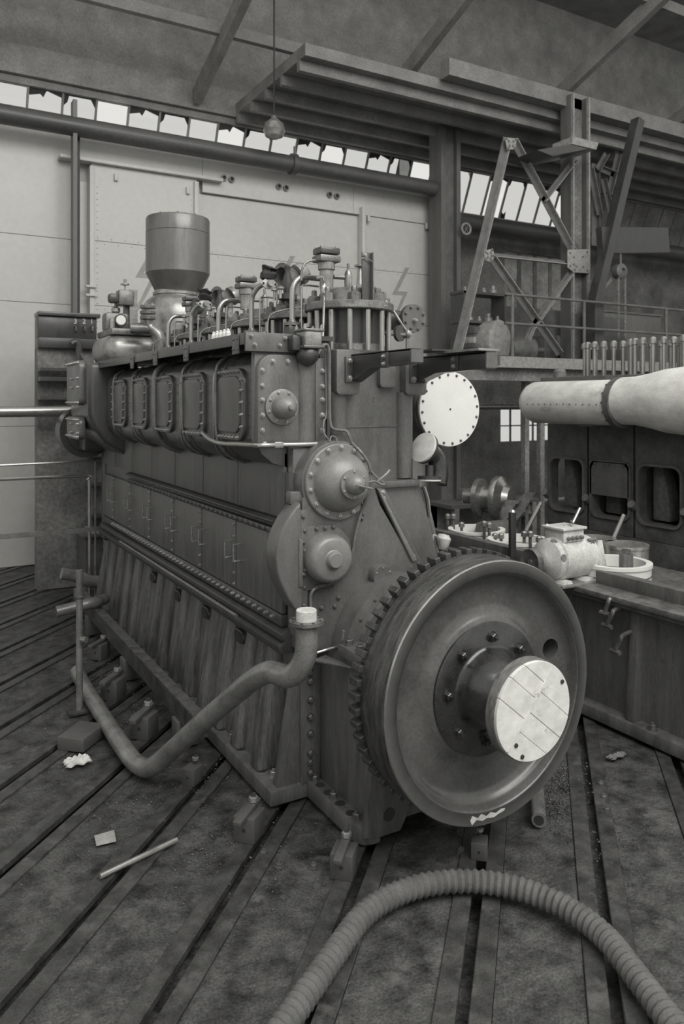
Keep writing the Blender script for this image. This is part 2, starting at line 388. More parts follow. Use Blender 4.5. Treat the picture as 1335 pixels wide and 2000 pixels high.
# roof: gutter girder, deck and purlins beyond the open glazed bay
ce = MB().box(-9, 26, 13.95, 14.25, zt + .1, 8.6).box(-9, 26, 11.2, 14.6, 12.6, 12.9).build('ceiling', 'roof_dark'); struct(ce, 'dark roof deck and valley girder above the clerestory', 'ceiling')
MB().box(-9, 26, 14.2, 14.5, 8.5, 12.7).build('valley_girder', 'roof_dark', ce)
MB().box(5.6, 26, 11.0, 14.1, 8.15, 8.35).build('roof_deck', 'roof_dark', ce)
for k in range(5): MB().box(5.6, 26, 11.2 + k * .66, 11.3 + k * .66, 7.98, 8.15).build('purlin', 'roof_dark', ce)
for k in range(9):
    x = -6 + k * 3.6
    MB().bar((x, 13.9, 8.3), (x, 3, 12.3), .14, .3).build('rafter', 'roof_dark', ce)
for k in range(4):
    MB().box(-9, 26, 3.5 + k * 3, 3.62 + k * 3, 12.2 - k * 1.1, 12.4 - k * 1.1).build('roof_purlin', 'roof_dark', ce)
# unseen low wall, added to hold back ambient light from the left
wl = struct(MB().box(-9, -8.7, -4, 14, 0, 3.2).build('left_shade_wall', 'hall_dark'), 'dark low wall added left of the camera to cut side light', 'wall')
# right hand end wall
we = struct(MB().box(25.7, 26, -4, 15, 0, 7).build('wall_right', 'hall_dark'), 'dark end wall closing the hall on the right', 'wall')

# big pipe along the partition
pp = MB().cyl((-4, YW - .42, 6.9), (W(857, 380, Y=YW - .42).x, YW - .42, 6.9), .15, 20).build('wall_pipe', 'pipe_paint')
tag(pp, 'thick grey pipe running along the top of the pale partition', 'pipe')
xx = W(572, 330, Y=YW - .42).x
fp = MB().cyl((xx - .05, YW - .42, 6.9), (xx + .05, YW - .42, 6.9), .19, 20).build('pipe_flange', 'pipe_paint', pp)
MB().cyl((xx, YW - .5, 7.05), (xx, YW - .5, 7.2), .03, 8).build('flange_lug', 'pipe_paint', pp)
pq = MB().cyl((W(893, 430, Y=14).x, 14, 6.75), (26, 14, 6.75), .2, 16).build('wall_pipe', 'pipe_paint'); tag(pq, 'thick pipe under the clerestory right of the steel column', 'pipe')
# steel column
cx0, cx1 = W(858, 500, Y=12.4).x, W(896, 500, Y=12.4).x
co = thing('steel_column', 'tall grey steel stanchion at the end of the pale partition', 'column', ((cx0 + cx1) / 2, 12.4, 0))
MB().box(cx0, cx0 + .12, 12.35, 12.75, 0, 8.3).build('flange', 'column_grey', co)
MB().box(cx0 + .12, cx1 - .08, 12.45, 12.6, 0, 8.3).build('web', 'lattice', co)
MB().box(cx1 - .1, cx1, 12.35, 12.75, 0, 8.3).build('flange', 'column_grey', co)
# dark post at the left end of the partition
lp = MB().box(W(143, 500, Y=12.5).x, W(151, 500, Y=12.5).x, 12.5, 12.7, 0, 7.3).build('door_post', 'column_grey'); tag(lp, 'dark narrow steel post at left end of pale partition', 'post')
lq = MB().box(W(151, 500, Y=12.7).x, W(156, 500, Y=12.7).x, 12.7, 12.9, 0, 6.9).build('door_jamb', 'black'); tag(lq, 'black narrow jamb beside the dark post at left', 'post')

# ------------------------------------------------------------------ the diesel engine
XC, YF = 2.84, 4.476
PITCH = .747
en = thing('diesel_engine', 'large dark grey multi-cylinder diesel engine with toothed flywheel standing in the hall', 'engine', (XC, 7.0, 0))
# --- bed with sloping ribbed side
Y0, Y1 = YF, 9.75
bed = MB().prism([(2.30, .02), (2.22, 1.02), (3.46, 1.02), (3.40, .02)], 'Y', Y0, Y1).build('bed', 'bed_side', en)
MB().box(2.02, 2.4, 4.455, Y1, .02, .122).build('foot_flange', 'bed_paint', bed, bevel=.012)
rm = MB().prism([(2.045, .11), (2.19, .985), (2.26, 1.0), (2.30, .11)], 'Y', -.075, .075)
rme = rm.mesh('rib', .045, 4); rme.materials.append(M['bed_side'])
for k in range(14):
    link('rib', rme, bed, (0, 4.80 + k * PITCH / 2, 0))
MB().prism([(2.075, .11), (2.225, 1.0), (2.36, 1.0), (2.40, .11)], 'Y', YF, YF + .07).build('end_web', 'bed_paint', bed, bevel=.01)
for k in range(13):      # sloping panels between the ribs
    y = 4.80 + k * PITCH / 2 + .05
    MB().prism([(2.11, .11), (2.225, .98), (2.30, .98), (2.30, .11)], 'Y', y - .01, y + PITCH / 2 - .09).build('side_panel', 'bed_side', bed)
for (px, py) in ((299, 1128), (347, 1163), (402, 1196), (468, 1242)):
    p = W(px, py, X=2.165)
    MB().prism([(p.y + a, p.z + c) for a, c in rrect(-.085, .085, -.05, .05, .048)], 'X', p.x - .012, p.x + .06).build('hand_hole', 'paint_dark', bed, bevel=.008)
    MB().prism([(p.y + a, p.z + c) for a, c in rrect(-.068, .068, -.036, .036, .034)], 'X', p.x - .016, p.x).build('hand_hole_shade', 'black', bed)  # raised black plate, the hollow's shade given by colour
for y, z in ((4.75, .122), (5.12, .122), (5.5, .122)):
    MB().lathe([(.035, 0), (.035, .004)], (2.09, y, z), (0, 0, 1), 14).build('foot_bore', 'black', bed)
bolts(bed, [(2.12, 4.62, .122), (2.1, 5.3, .122), (2.1, 6.05, .122)], '+Z', .024, .06, 'bolt')
# --- ledge between bed and crankcase
lg = MB().prism([(2.235, .97), (2.085, .985), (2.075, 1.035), (2.125, 1.05), (2.115, 1.065), (2.095, 1.07), (2.095, 1.11), (2.15, 1.135), (2.3, 1.14), (2.3, .97)], 'Y', YF - .02, 9.6).build('joint_flange', 'paint_dark', en, bevel=.006)
MB().tube([(2.09, 5.2, 1.05), (2.09, 8.6, 1.05)], .014, 8, 0).build('edge_pipe', 'pipe_dark', lg)
# --- crankcase
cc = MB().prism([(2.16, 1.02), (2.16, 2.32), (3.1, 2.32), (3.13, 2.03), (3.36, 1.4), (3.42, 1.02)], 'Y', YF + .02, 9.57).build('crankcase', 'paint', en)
seams = [4.50] + [5.303 + PITCH * k for k in range(5)] + [9.05, 9.55]
MB().box(2.118, 2.2, 4.5, 9.56, 1.14, 1.215).build('lower_strip', 'paint', cc, bevel=.006)
bolts(cc, [(2.118, 4.62 + .1 * i, 1.185) for i in range(45)], '-X', .013, .03, 'bolt')
MB().box(2.118, 2.2, 4.5, 8.42, 1.725, 1.76).build('upper_strip', 'paint', cc, bevel=.005)
bolts(cc, [(2.118, 4.66 + .1 * i, 1.742) for i in range(38)], '-X', .012, .02, 'bolt_dark')
MB().prism([(2.16, 1.775), (2.10, 1.80), (2.10, 1.815), (2.16, 1.83)], 'Y', 4.6, 8.42).build('drip_rail', 'paint_dark', cc, bevel=.004)
hm = MB().tube([(0, 0, .06), (-.045, 0, .06), (-.052, 0, .053), (-.052, 0, -.053), (-.045, 0, -.06), (0, 0, -.06)], .006, 6, 2).mesh('handle'); hm.materials.append(M['bolt'])
for i in range(len(seams) - 1):
    a, b = seams[i], seams[i + 1]
    d = MB().prism([(a + .012 + y, z) for y, z in ((0, 1.22), (b - a - .024, 1.22), (b - a - .024, 1.72), (0, 1.72))], 'X', 2.128, 2.18).build('crankcase_door', 'paint_panel', en, bevel=.005)
    for y in (a + .085, b - .085):
        if 5 < y < 9.2: link('handle', hm, d, (2.128, y, 1.5))
    if i > 0: bolts(d, [(2.128, a + .03, z) for z in (1.25, 1.33, 1.42, 1.60, 1.69)], '-X', .011, .016, 'bolt')
    MB().prism([(a + .006 + y, z) for y, z in ((0, 1.84), (b - a - .012, 1.84), (b - a - .012, 2.26), (0, 2.26))], 'X', 2.142, 2.18).build('upper_panel', 'paint_panel', en, bevel=.003)
# --- valve gear casing along the side
prof = [(2.16, 2.17), (2.06, 2.20), (1.985, 2.26), (1.945, 2.34), (1.94, 2.45), (1.94, 2.75), (1.955, 2.83), (2.0, 2.89), (2.08, 2.93), (2.4, 2.95), (2.4, 2.17)]
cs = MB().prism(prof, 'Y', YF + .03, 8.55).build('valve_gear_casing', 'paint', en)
def offset(pr, d): 
    c = (2.3, 2.55); return [(x - d if x < 2.15 else x, z + (d if z > 2.8 else -d if z < 2.3 else 0)) for x, z in pr]
for k in range(6):
    y = 4.93 + .27 + (k - 1) * PITCH + PITCH * .0
    if k == 0: continue
fl_prof = offset(prof, .009)
for k in range(5):
    y = 5.07 + k * PITCH
    MB().prism(fl_prof, 'Y', y - .012, y + .012).build('casing_flange', 'paint', cs, bevel=.006)
    MB().tube([(2.16, y + .1, 2.155), (2.03, y + .07, 2.2), (1.94, y + .055, 2.29), (1.905, y + .05, 2.42), (1.905, y + .05, 2.76), (1.93, y + .06, 2.86), (2.02, y + .1, 2.92)], .012 if k != 2 else .026, 10, 4).build('drain_pipe', 'pipe_dark', cs)
    MB().tube([(2.13, y + .30, 2.165), (2.04, y + .2, 2.19), (1.95, y + .14, 2.255), (1.92, y + .12, 2.34), (1.916, y + .12, 2.45), (1.916, y + .12, 2.74), (1.945, y + .12, 2.83), (2.0, y + .13, 2.9)], .008, 6, 4).build('oil_pipe', 'pipe_steel', cs)
bolts(cs, [(2.15, 5.0 + PITCH * k + d, 2.17) for k in range(5) for d in (.25, .36)], '-X', .014, .035, 'bolt_dark')
dpos = [(422, 479), (355, 401), (302, 341), (259, 293), (223, 251)]
for k in range(5):
    y0, y1 = 4.645 + k * .763, 5.165 + k * .763
    o = MB().prism(rrect(y0, y1, 2.335, 2.815, .11, 6), 'X', 1.918, 1.96).build('casing_door', 'paint', en, bevel=.008)
    MB().prism(rrect(y0 + .05, y1 - .05, 2.385, 2.765, .085, 6), 'X', 1.906, 1.93).build('door_bulge', 'paint', o, bevel=.010, seg=3)
    pts = [(1.918, y, z) for y in (y0 + .024, y1 - .024) for z in (2.43, 2.51, 2.59, 2.67, 2.74)] + [(1.918, y0 + .1 + i * (y1 - y0 - .2) / 5, z) for i in range(6) for z in (2.357, 2.793)]
    bolts(o, pts, '-X', .011, .022, 'bolt')
# --- gallery ledge along the top
lx0 = 1.858
tg = MB().box(lx0 + .02, 2.5, YF + .02, 8.62, 3.0, 3.03).build('gallery', 'paint_dark', en)
MB().box(lx0, lx0 + .025, YF, 8.65, 2.955, 3.03).build('edge_angle', 'paint', tg, bevel=.004)
fp = MB().box(lx0, 2.215, YF - .012, YF + .012, 2.912, 3.032).build('end_plate', 'frame_plate', tg, bevel=.003)
bolts(fp, [W(px, py, Y=YF - .012) for px, py in ((490, 656), (497, 674), (556, 661), (546, 675))], '-Y', .012, .025, 'bolt')
for px, y1 in ((460, 677), (363, 696), (303, 703), (258, 708)):
    p = W(px, 680, X=lx0 - .004)
    o = MB().box(lx0 - .008, lx0, p.y - .055, p.y + .055, 2.90, 3.02).build('bracket_plate', 'paint', tg, bevel=.002)
    bolts(o, [(lx0 - .008, p.y + a, z) for a in (-.035, .035) for z in (2.93, 2.995)], '-X', .008, .008, 'bolt_dark')
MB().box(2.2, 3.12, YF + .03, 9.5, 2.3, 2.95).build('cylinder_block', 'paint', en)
# --- front of the casing: cover with domed bearing cap
cv = MB().prism(rrect(1.935, 2.24, 2.325, 2.895, .1, 6, (0, 1, 0, 0)), 'Y', YF - .02, YF + .05).build('end_cover', 'frame_plate', en, bevel=.006)
MB().box(1.93, 2.24, YF + .02, YF + .08, 2.30, 2.915).build('end_cover_seat', 'paint_front', cv, bevel=.006)
bolts(cv, [W(480 + a / 3.3375, 560 + b / 3.3375, Y=YF - .02) for a, b in ((107, 545), (107, 645), (107, 738), (107, 838), (107, 937), (175, 488), (272, 488), (122, 1025))], '-Y', .014, .022)
p = W(549, 795, Y=YF - .02)
dm = MB().lathe([(.115, 0), (.115, .016), (.105, .02), (.078, .022), (.076, .075), (.066, .1), (.03, .135), (.018, .14), (.016, .155), (0, .157)], p, (0, -1, 0), 28).build('bearing_cap', 'dome_paint', cv)
bolts(dm, ring((p.x, p.y - .018, p.z), .096, 8, a0=.3), '-Y', .01, .016)
# --- round standpipe with ball valve
pl = MB().lathe([(.072, 0), (.072, .58)], ((2.208 + 2.351) / 2, YF + .02, 2.31), (0, 0, 1), 24).build('standpipe', 'frame_plate', en)
p = W(600, 694, Y=YF - .06)
MB().lathe([(.0, -.075), (.04, -.06), (.068, -.03), (.075, 0), (.068, .035), (.045, .06)], p, (0, 0, 1), 20).build('valve_ball', 'paint_dark', pl)
p = W(603, 662, Y=YF - .06)
vb = MB().box(p.x - .062, p.x + .062, p.y - .07, p.y + .07, p.z - .055, p.z + .055).build('valve_body', 'casing_light', pl, bevel=.015, seg=3)
for a, b in ((-.065, -.045), (.045, .062)): MB().box(p.x - .075, p.x + .075, p.y - .08, p.y + .08, p.z + a, p.z + b).build('valve_flange', 'iron_raw', vb, bevel=.006)
bolts(vb, [(p.x + a, p.y + b, p.z + .062) for a in (-.06, .06) for b in (-.06, .06)], '+Z', .011, .03)
MB().box(p.x - .13, p.x - .07, p.y - .03, p.y + .06, p.z - .08, p.z + .02).build('valve_inlet', 'paint_dark', vb, bevel=.012)
stf = MB().box(2.351, 2.431, YF - .005, YF + .05, 2.31, 2.882).build('standpipe_flange', 'frame_plate', en, bevel=.006)
bolts(stf, [W(629, y, Y=YF - .005) for y in (725, 755, 781, 811, 841)], '-Y', .015, .024)
# --- frame column with half-round pillars
fr = MB().box(2.45, 3.14, YF + .015, YF + .2, 2.03, 2.93).build('frame_column', 'frame_plate', en)
for xm, z0 in ((2.535, 2.06), (3.068, 2.06)):
    MB().lathe([(.066, 0), (.066, 2.66 - z0)], (xm, YF + .03, z0), (0, 0, 1), 24).build('pillar', 'frame_plate', fr)
pdm = MB().prism(rrect(-.09, .09, -.15, .15, .03, 3, (0, 0, 1, 1)), 'Y', -.06, .05).mesh('pad', .006); pdm.materials.append(M['paint_front'])
link('bracket_pad', pdm, fr, (2.57, YF, 2.79)); link('bracket_pad', pdm, fr, (3.12, YF, 2.79))
MB().prism(rrect(2.84, 2.97, 2.69, 2.86, .03, 4, (0, 0, 1, 1)), 'Y', YF - .03, YF + .05).build('cast_boss', 'paint_front', fr, bevel=.006)
MB().box(2.48, 3.12, YF + .008, YF + .016, 2.42, 2.428).build('weld_line', 'iron_raw', fr)
text('2', .045, 'iron_raw', fr, W(730, 780, Y=YF + .013), (PI / 2, 0, 0))
MB().box(2.75, 3.15, YF - .06, YF + .2, 2.0, 2.05).build('column_foot', 'paint_front', fr, bevel=.01)
# --- cantilever brackets
def cantilever(x, ytip, zb, zt_, ztip):
    o = MB().prism([(YF - .05, zt_), (ytip, zt_ + .005), (ytip, ztip), (YF - .3, ztip - .01), (YF - .05, zb)], 'X', x - .008, x + .008).build('bracket_arm', 'paint_dark', en, bevel=.002)
    MB().box(x - .008, x + .07, ytip, YF - .05, zt_ - .006, zt_ + .006).build('arm_flange', 'paint_dark', o)
    MB().bar((x + .03, YF - .06, zb), (x + .03, YF - .3, ztip - .012), .08, .01).build('arm_flange', 'paint_dark', o)
    MB().bar((x + .03, YF - .3, ztip - .012), (x + .03, ytip, ztip - .002), .08, .01).build('arm_flange', 'paint_dark', o)
    MB().box(x - .012, x + .075, ytip - .006, ytip + .006, ztip, zt_).build('arm_end', 'frame_plate', o)
    MB().box(x - .06, x + .03, YF - .075, YF - .055, zb - .01, zt_ - .01).build('arm_angle', 'paint', o, bevel=.003)
    bolts(o, [(x - .03, YF - .075, z) for z in (zb + .02, zt_ - .04)], '-Y', .016, .024)
    MB().box(x - .02, x - .006, (ytip + YF) / 2 - .14, (ytip + YF) / 2 - .06, zt_ - .1, zt_ - .005).build('arm_joint', 'paint', o, bevel=.002)
    bolts(o, [(x - .02, (ytip + YF) / 2 - .1, z) for z in (zt_ - .03, zt_ - .075)], '-X', .012, .02)
    return o
cantilever(2.60, 3.72, 2.73, 2.905, 2.83); cantilever(3.12, 3.66, 2.73, 2.90, 2.805)
MB().box(2.95, 3.12, 4.0, 4.28, 2.925, 2.935).build('loose_plate', 'paint_dark', en)
MB().box(3.05, 3.22, 3.66, 4.1, 2.91, 2.925).build('loose_plate', 'casing_light', en)
MB().bar((3.4, 3.9, 2.87), (3.13, 3.68, 2.87), .05, .07).build('cross_tie', 'paint_dark', en)
# --- timing case with two domed covers
YT = 4.30
def pw(l, y): return [(W(a, b, Y=y).x, W(a, b, Y=y).z) for a, b in l]
cD = (2.425, 2.083)
arc = [(cD[0] + .262 * math.cos(a), cD[1] + .262 * math.sin(a)) for a in [math.radians(t) for t in range(200, 30, -10)]]
outl = [(2.166, 1.02), (2.166, 1.98)] + [p for p in arc if p[0] > 2.16] + pw([(731, 948), (742, 985), (806, 1096), (818, 1180)], YT) + [(3.0, 1.02)]
tc = MB().prism(outl, 'Y', YT, YF + .04).build('timing_case', 'paint_front', en, bevel=.008)
MB().prism(pw([(733, 952), (741, 957), (812, 1094), (803, 1097)], YT), 'Y', YT - .018, YT + .02).build('case_rib', 'dome_paint', tc, bevel=.008, seg=3)  # lighter than the case: the rib's lit edge is put into its colour
bolts(tc, [W(a, b, Y=YT + .03) for a, b in ((746, 962), (747, 974), (759, 1000), (774, 1031), (790, 1060), (805, 1087))], '-Y', .016, .026)
MB().prism(pw([(738, 955), (752, 955), (824, 1098), (806, 1100)], YT + .03), 'Y', YT + .03, YF).build('case_edge', 'paint_front', tc, bevel=.004)
MB().prism(pw([(735, 948), (805, 936), (816, 946), (846, 1062), (856, 1130), (780, 1135)], YF), 'Y', YF - .02, YF + .3).build('lower_frame', 'paint_front', en, bevel=.01)
c1 = Vector((cD[0], YT, cD[1]))
d1 = MB().lathe([(.245, 0), (.245, .024), (.238, .03), (.196, .03), (.192, .036), (.188, .07), (.172, .11), (.142, .145), (.11, .165), (.088, .175), (.088, .19), (.0, .19)], c1, (0, -1, 0), 48).build('domed_cover', 'dome_paint', tc)
bolts(d1, [(q[0], c1.y - .03, q[2]) for q in ring(c1, .22, 14, a0=.2)], '-Y', .016, .022)
cp = MB().lathe([(.092, .19), (.092, .203), (.066, .205), (.064, .235), (.052, .262), (.03, .28), (.012, .284), (.012, .30), (.0, .302)], c1, (0, -1, 0), 32).build('nose_cap', 'dome_paint', d1)
bolts(cp, [(q[0], c1.y - .203, q[2]) for q in ring(c1, .079, 6, a0=PI / 6)], '-Y', .008, .012)
# lower cover: square-left round-right flange with a drum cap
c2 = W(631, 1086, Y=YT); pz = c2.z
fl2 = [(c2.x - .165, pz + .20), (c2.x - .165, pz - .20)] + [(c2.x + .0 + .2 * math.cos(a), pz + .2 * math.sin(a)) for a in [math.radians(t) for t in range(-90, 91, 10)]]
d2 = MB().prism(fl2, 'Y', YT - .022, YT + .01).build('drum_cover', 'paint_front', tc, bevel=.004)
MB().lathe([(.158, .0), (.156, .05), (.15, .085), (.138, .11), (.118, .122), (.062, .122), (.056, .127), (.05, .15), (.043, .158), (0, .158)], c2 + Vector((0, -.015, 0)), (0, -1, 0), 44).build('drum_cap', 'dome_paint', d2)
bolts(d2, [(c2.x - .145, YT - .022, pz + z) for z in (.175, .05, -.07, -.18)] + [(c2.x + x, YT - .022, pz + s * .182) for x in (-.06, 0, .06) for s in (1, -1)], '-Y', .013, .02, 'bolt_dark')
# small round inspection cover
c3 = W(738, 1123, Y=YT)
d3 = MB().lathe([(.078, 0), (.078, .05), (.07, .062), (0, .062)], c3, (0, -1, 0), 28).build('round_cover', 'paint_front', tc)
bolts(d3, [(q[0], YT - .062, q[2]) for q in ring(c3, .058, 6, a0=.5)], '-Y', .006, .008)
bolts(tc, [W(a, b, Y=YT) for a, b in ((627, 1187), (653, 1184), (660, 1167), (705, 1013), (707, 1003))], '-Y', .014, .02, 'bolt_dark')
# crescent guard on the left of the timing case
yg = 4.24
gf = [(588, 981), (577, 992), (561, 1015), (548, 1040), (540, 1068), (538, 1090), (541, 1118), (549, 1142), (561, 1168), (576, 1192), (591, 1194), (592, 1090)]
gd = MB().prism(pw(gf, yg), 'Y', yg, yg + .16).build('crescent_guard', 'paint_front', en, bevel=.016, seg=3)
gx = pw([(591, 1090)], yg)[0][0]
MB().box(gx - .01, gx + .05, yg + .03, yg + .1, 1.30, 1.92).build('guard_flange', 'paint_front', gd, bevel=.006)
bolts(gd, [(gx + .02, yg + .03, z) for z in (1.33, 1.52, 1.72, 1.88)], '-Y', .012, .02, 'bolt_dark')
p = W(578, 972, Y=yg + .1); MB().box(p.x - .05, p.x + .08, p.y - .02, p.y + .05, p.z - .04, p.z + .04).build('guard_lug', 'paint_front', gd, bevel=.01)
MB().box(gx - .03, gx + .0, yg - .01, yg + .1, 1.45, 1.75).build('guard_stop', 'paint_front', gd, bevel=.01)
# rounded corner column left of the guard
MB().lathe([(.055, 0), (.055, .27)], (2.17, YF - .01, 1.87), (0, 0, 1), 20).build('corner_post', 'paint', en)
MB().box(2.16, 2.3, YF - .06, YF + .1, 1.1, 2.3).build('corner_plate', 'paint_front', en, bevel=.01)
# --- crankshaft housing ring at the front
YS = 4.12; ZC = .987
hs = MB().lathe([(.30, -.2), (.47, -.2), (.47, .0), (.40, .02), (.395, .05), (.30, .05)], (XC, YS, ZC), (0, -1, 0), 56).build('shaft_housing', 'paint_front', en)
bolts(hs, [(q[0], YS, q[2]) for q in ring((XC, 0, ZC), .435, 18, a0=.1)], '-Y', .014, .02, 'bolt_dark')
# --- bed front box and feet
fb = MB().box(2.37, 3.31, 3.80, YF + .02, .1, 1.03).build('bed_nose', 'bed_paint', en, bevel=.02)
MB().prism([(2.28, 4.48), (2.28, 3.86), (2.31, 3.80), (2.36, 3.78), (2.42, 3.78), (2.42, 4.48)], 'Z', .02, .13).build('nose_foot', 'bed_paint', fb, bevel=.012)
for y in (4.36, 4.25, 4.1, 3.97): MB().lathe([(.03, 0), (.03, .004)], (2.325, y, .13), (0, 0, 1), 12).build('foot_bore', 'black', fb)
bolts(fb, [(2.325, y, .13) for y in (4.43, 4.18, 3.9)], '+Z', .024, .05, 'bolt_dark')
lug = MB().prism(pw([(722, 1500), (708, 1636), (733, 1634), (778, 1619), (797, 1574), (760, 1490)], 3.79), 'Y', 3.77, 3.81).build('lifting_lug', 'bed_paint', fb, bevel=.004)
p = W(760, 1591, Y=3.768); MB().lathe([(.04, 0), (.04, .004)], p + Vector((0, .004, 0)), (0, -1, 0), 20).build('lug_bore', 'black', lug)
nf = MB().box(2.33, 3.4, 3.74, 4.14, 1.03, 1.10).build('nose_flange', 'paint_front', en, bevel=.008)
bolts(nf, [(2.38, y, 1.10) for y in (4.08, 3.95)], '+Z', .026, .05, 'bolt_dark')
MB().tube([W(612, 1277, Y=4.28), W(640, 1268, Y=4.26), W(660, 1262, Y=4.2), W(667, 1252, Y=4.12), W(671, 1232, Y=4.1)], .009, 8, 4).build('case_bottom_edge', 'pipe_steel', en)  # bright tube added to draw the timing case's light bottom edge, no real pipe
MB().prism([(2.20, 4.22), (2.31, 4.26), (2.36, 3.95)], 'Z', .985, 1.0).build('gusset', 'paint_front', en, bevel=.004)
sf = MB().box(2.233, 2.375, YF - .03, YF + .03, .12, 1.0).build('end_flange', 'bed_paint', en, bevel=.006)
bolts(sf, [W(605, y, Y=YF - .03) for y in (1300, 1313, 1330, 1366, 1400, 1432, 1470, 1488, 1508)], '-Y', .02, .034, 'bolt_dark')
# --- flywheel
fw = None
def lathe_obj(prof, o, name, m, parent, n=96): return MB().lathe(prof, o, (0, -1, 0), n).build(name, m, parent)
YB = 3.60                                    # back face of the flywheel
def hY(y): return YB - y
wp = [(.15, 0), (.69, 0), (.695, .01), (.695, .085), (.722, .09), (.726, .10), (.726, .322), (.720, .330), (.660, .330), (.652, .327), (.645, .318), (.636, .285), (.622, .262), (.60, .245), (.57, .237), (.47, .232), (.43, .236), (.40, .25), (.385, .262), (.15, .262), (.15, 0)]
fwm = MB().lathe(wp, (XC, YB, ZC), (0, -1, 0), 112)
fw = fwm.build('flywheel', 'wheel_web', en, ang=50)
fw.data.materials.append(M['wheel_rim']); fw.data.materials.append(M['wheel_outer']); fw.data.materials.append(M['steel'])
for pg in fw.data.polygons:
    c = pg.center; r = math.hypot(c.x - XC, c.z - ZC)
    if r > .652 and c.y < 3.276: pg.material_index = 1
    elif r > .68: pg.material_index = 2
    if .72 < r < .7255 and c.y < 3.28: pg.material_index = 3
cut = MB().cyl((XC + .515, 3.0, ZC + .13), (XC + .515, 3.9, ZC + .13), .058, 28).build('cut', 'black')
bo = fw.modifiers.new('b', 'BOOLEAN'); bo.object = cut; bo.operation = 'DIFFERENCE'; bo.solver = 'EXACT'
bpy.context.view_layer.update()
nm = bpy.data.meshes.new_from_object(fw.evaluated_get(bpy.context.evaluated_depsgraph_get()))
fw.modifiers.clear(); fw.data = nm; bpy.data.objects.remove(cut)
nm.set_sharp_from_angle(angle=math.radians(50))
NT = 60
tm = MB().prism([(-.022, .688), (.022, .688), (.018, .748), (-.018, .748)], 'Y', 3.516, 3.60).mesh('tooth', .003, 1); tm.materials.append(M['tooth'])
for i in range(NT): link('gear_tooth', tm, fw, (XC, 0, ZC), (0, 2 * PI * (i + .3) / NT, 0))
for v in range(0): pass
hb = MB().lathe([(.372, .255), (.372, .275), (.36, .281), (.245, .281), (.235, .285), (.225, .30), (.21, .34), (.19, .39), (.165, .43), (.145, .46), (.13, .50), (.13, .565), (.05, .565)], (XC, YB, ZC), (0, -1, 0), 72).build('coupling_hub', 'black_oil', fw, ang=40)
bolts(fw, [(q[0], YB - .281, q[2]) for q in ring((XC, 0, ZC), .292, 8, a0=math.radians(86 - 45 * 2))], '-Y', .024, .05, 'black_oil', 'hub_nut')
cf = MB().lathe([(.06, .555), (.255, .555), (.262, .56), (.262, .618), (.06, .618)], (XC, YB, ZC), (0, -1, 0), 72).build('shaft_flange', 'wood_edge', fw)
# wooden blank of boards on the shaft flange
def clip(poly, n, d):            # keep n.p <= d
    out = []
    for i in range(len(poly)):
        a, b = poly[i], poly[(i + 1) % len(poly)]
        fa, fb_ = a[0] * n[0] + a[1] * n[1] - d, b[0] * n[0] + b[1] * n[1] - d
        if fa <= 0: out.append(a)
        if fa * fb_ < 0: t = fa / (fa - fb_); out.append((a[0] + (b[0] - a[0]) * t, a[1] + (b[1] - a[1]) * t))
    return out
circ = [(.256 * math.cos(2 * PI * i / 72), .256 * math.sin(2 * PI * i / 72)) for i in range(72)]
sd = Vector((.64, .768)); nd = Vector((.768, -.64)); off = -.03
yb = YB - .618
def board(lo, hi, side, t):
    g = .0012
    pl = clip(clip(circ, sd, hi - g), -sd, -lo - g)
    pl = clip(pl, nd, off - .006) if side < 0 else clip(pl, -nd, -off - .006)
    if len(pl) > 2: MB().prism([(XC + a, ZC + c) for a, c in pl], 'Y', yb - t, yb).build('wood_board', 'wood_white', fw, bevel=.0015, seg=1)
for lo, hi, t in ((-.3, -.065, .02), (-.065, .055, .021), (.055, .15, .02), (.15, .3, .021)): board(lo, hi, -1, t)
for lo, hi, t in ((-.3, -.13, .021), (-.13, -.02, .02), (-.02, .1, .021), (.1, .3, .02)): board(lo, hi, 1, t)
MB().prism([(XC + (sd * a + nd * (off + b)).x, ZC + (sd * a + nd * (off + b)).y) for a, b in ((-.25, -.006), (.25, -.006), (.25, .006), (-.25, .006))], 'Y', yb - .0235, yb).build('wood_batten', 'wood_white', fw)
for px, py in ((1097, 1331), (1007, 1456), (1019, 1478)):
    p = W(px, py, Y=yb - .021); MB().lathe([(.012, 0), (.011, .006), (0, .007)], p, (0, -1, 0), 12).build('board_nail', 'black', fw)
pc_ = [(918, 1604), (922, 1594), (933, 1598), (940, 1590), (950, 1594), (958, 1586), (968, 1588), (978, 1580), (986, 1578), (984, 1583), (972, 1590), (964, 1596), (950, 1598), (942, 1603), (930, 1602), (921, 1612)]
MB().prism(pw(pc_, 3.268), 'Y', 3.2675, 3.271).build('paint_splash', 'motor_white', fw)
# --- right hand side: air manifold with white blank, elbow, branch flange
mc = Vector((3.552, 4.60, 2.538))
mf = MB().lathe([(.262, -4.4), (.262, -.07), (.284, -.07), (.284, -.045), (.262, -.042), (.262, -.032), (.284, -.03), (.284, -.004)], mc, (0, -1, 0), 48).build('manifold', 'casing_light', en)
wd = MB().lathe([(.281, -.004), (.281, .008), (.278, .011), (0, .011)], mc, (0, -1, 0), 64).build('blank_plate', 'white_paint', mf)
bolts(wd, [(q[0], mc.y - .011, q[2]) for q in ring(mc, .258, 20, a0=.08)], '-Y', .008, .014, 'bolt_dark')
bolts(wd, [(mc.x, mc.y - .011, mc.z)], '-Y', .006, .012, 'bolt_dark')
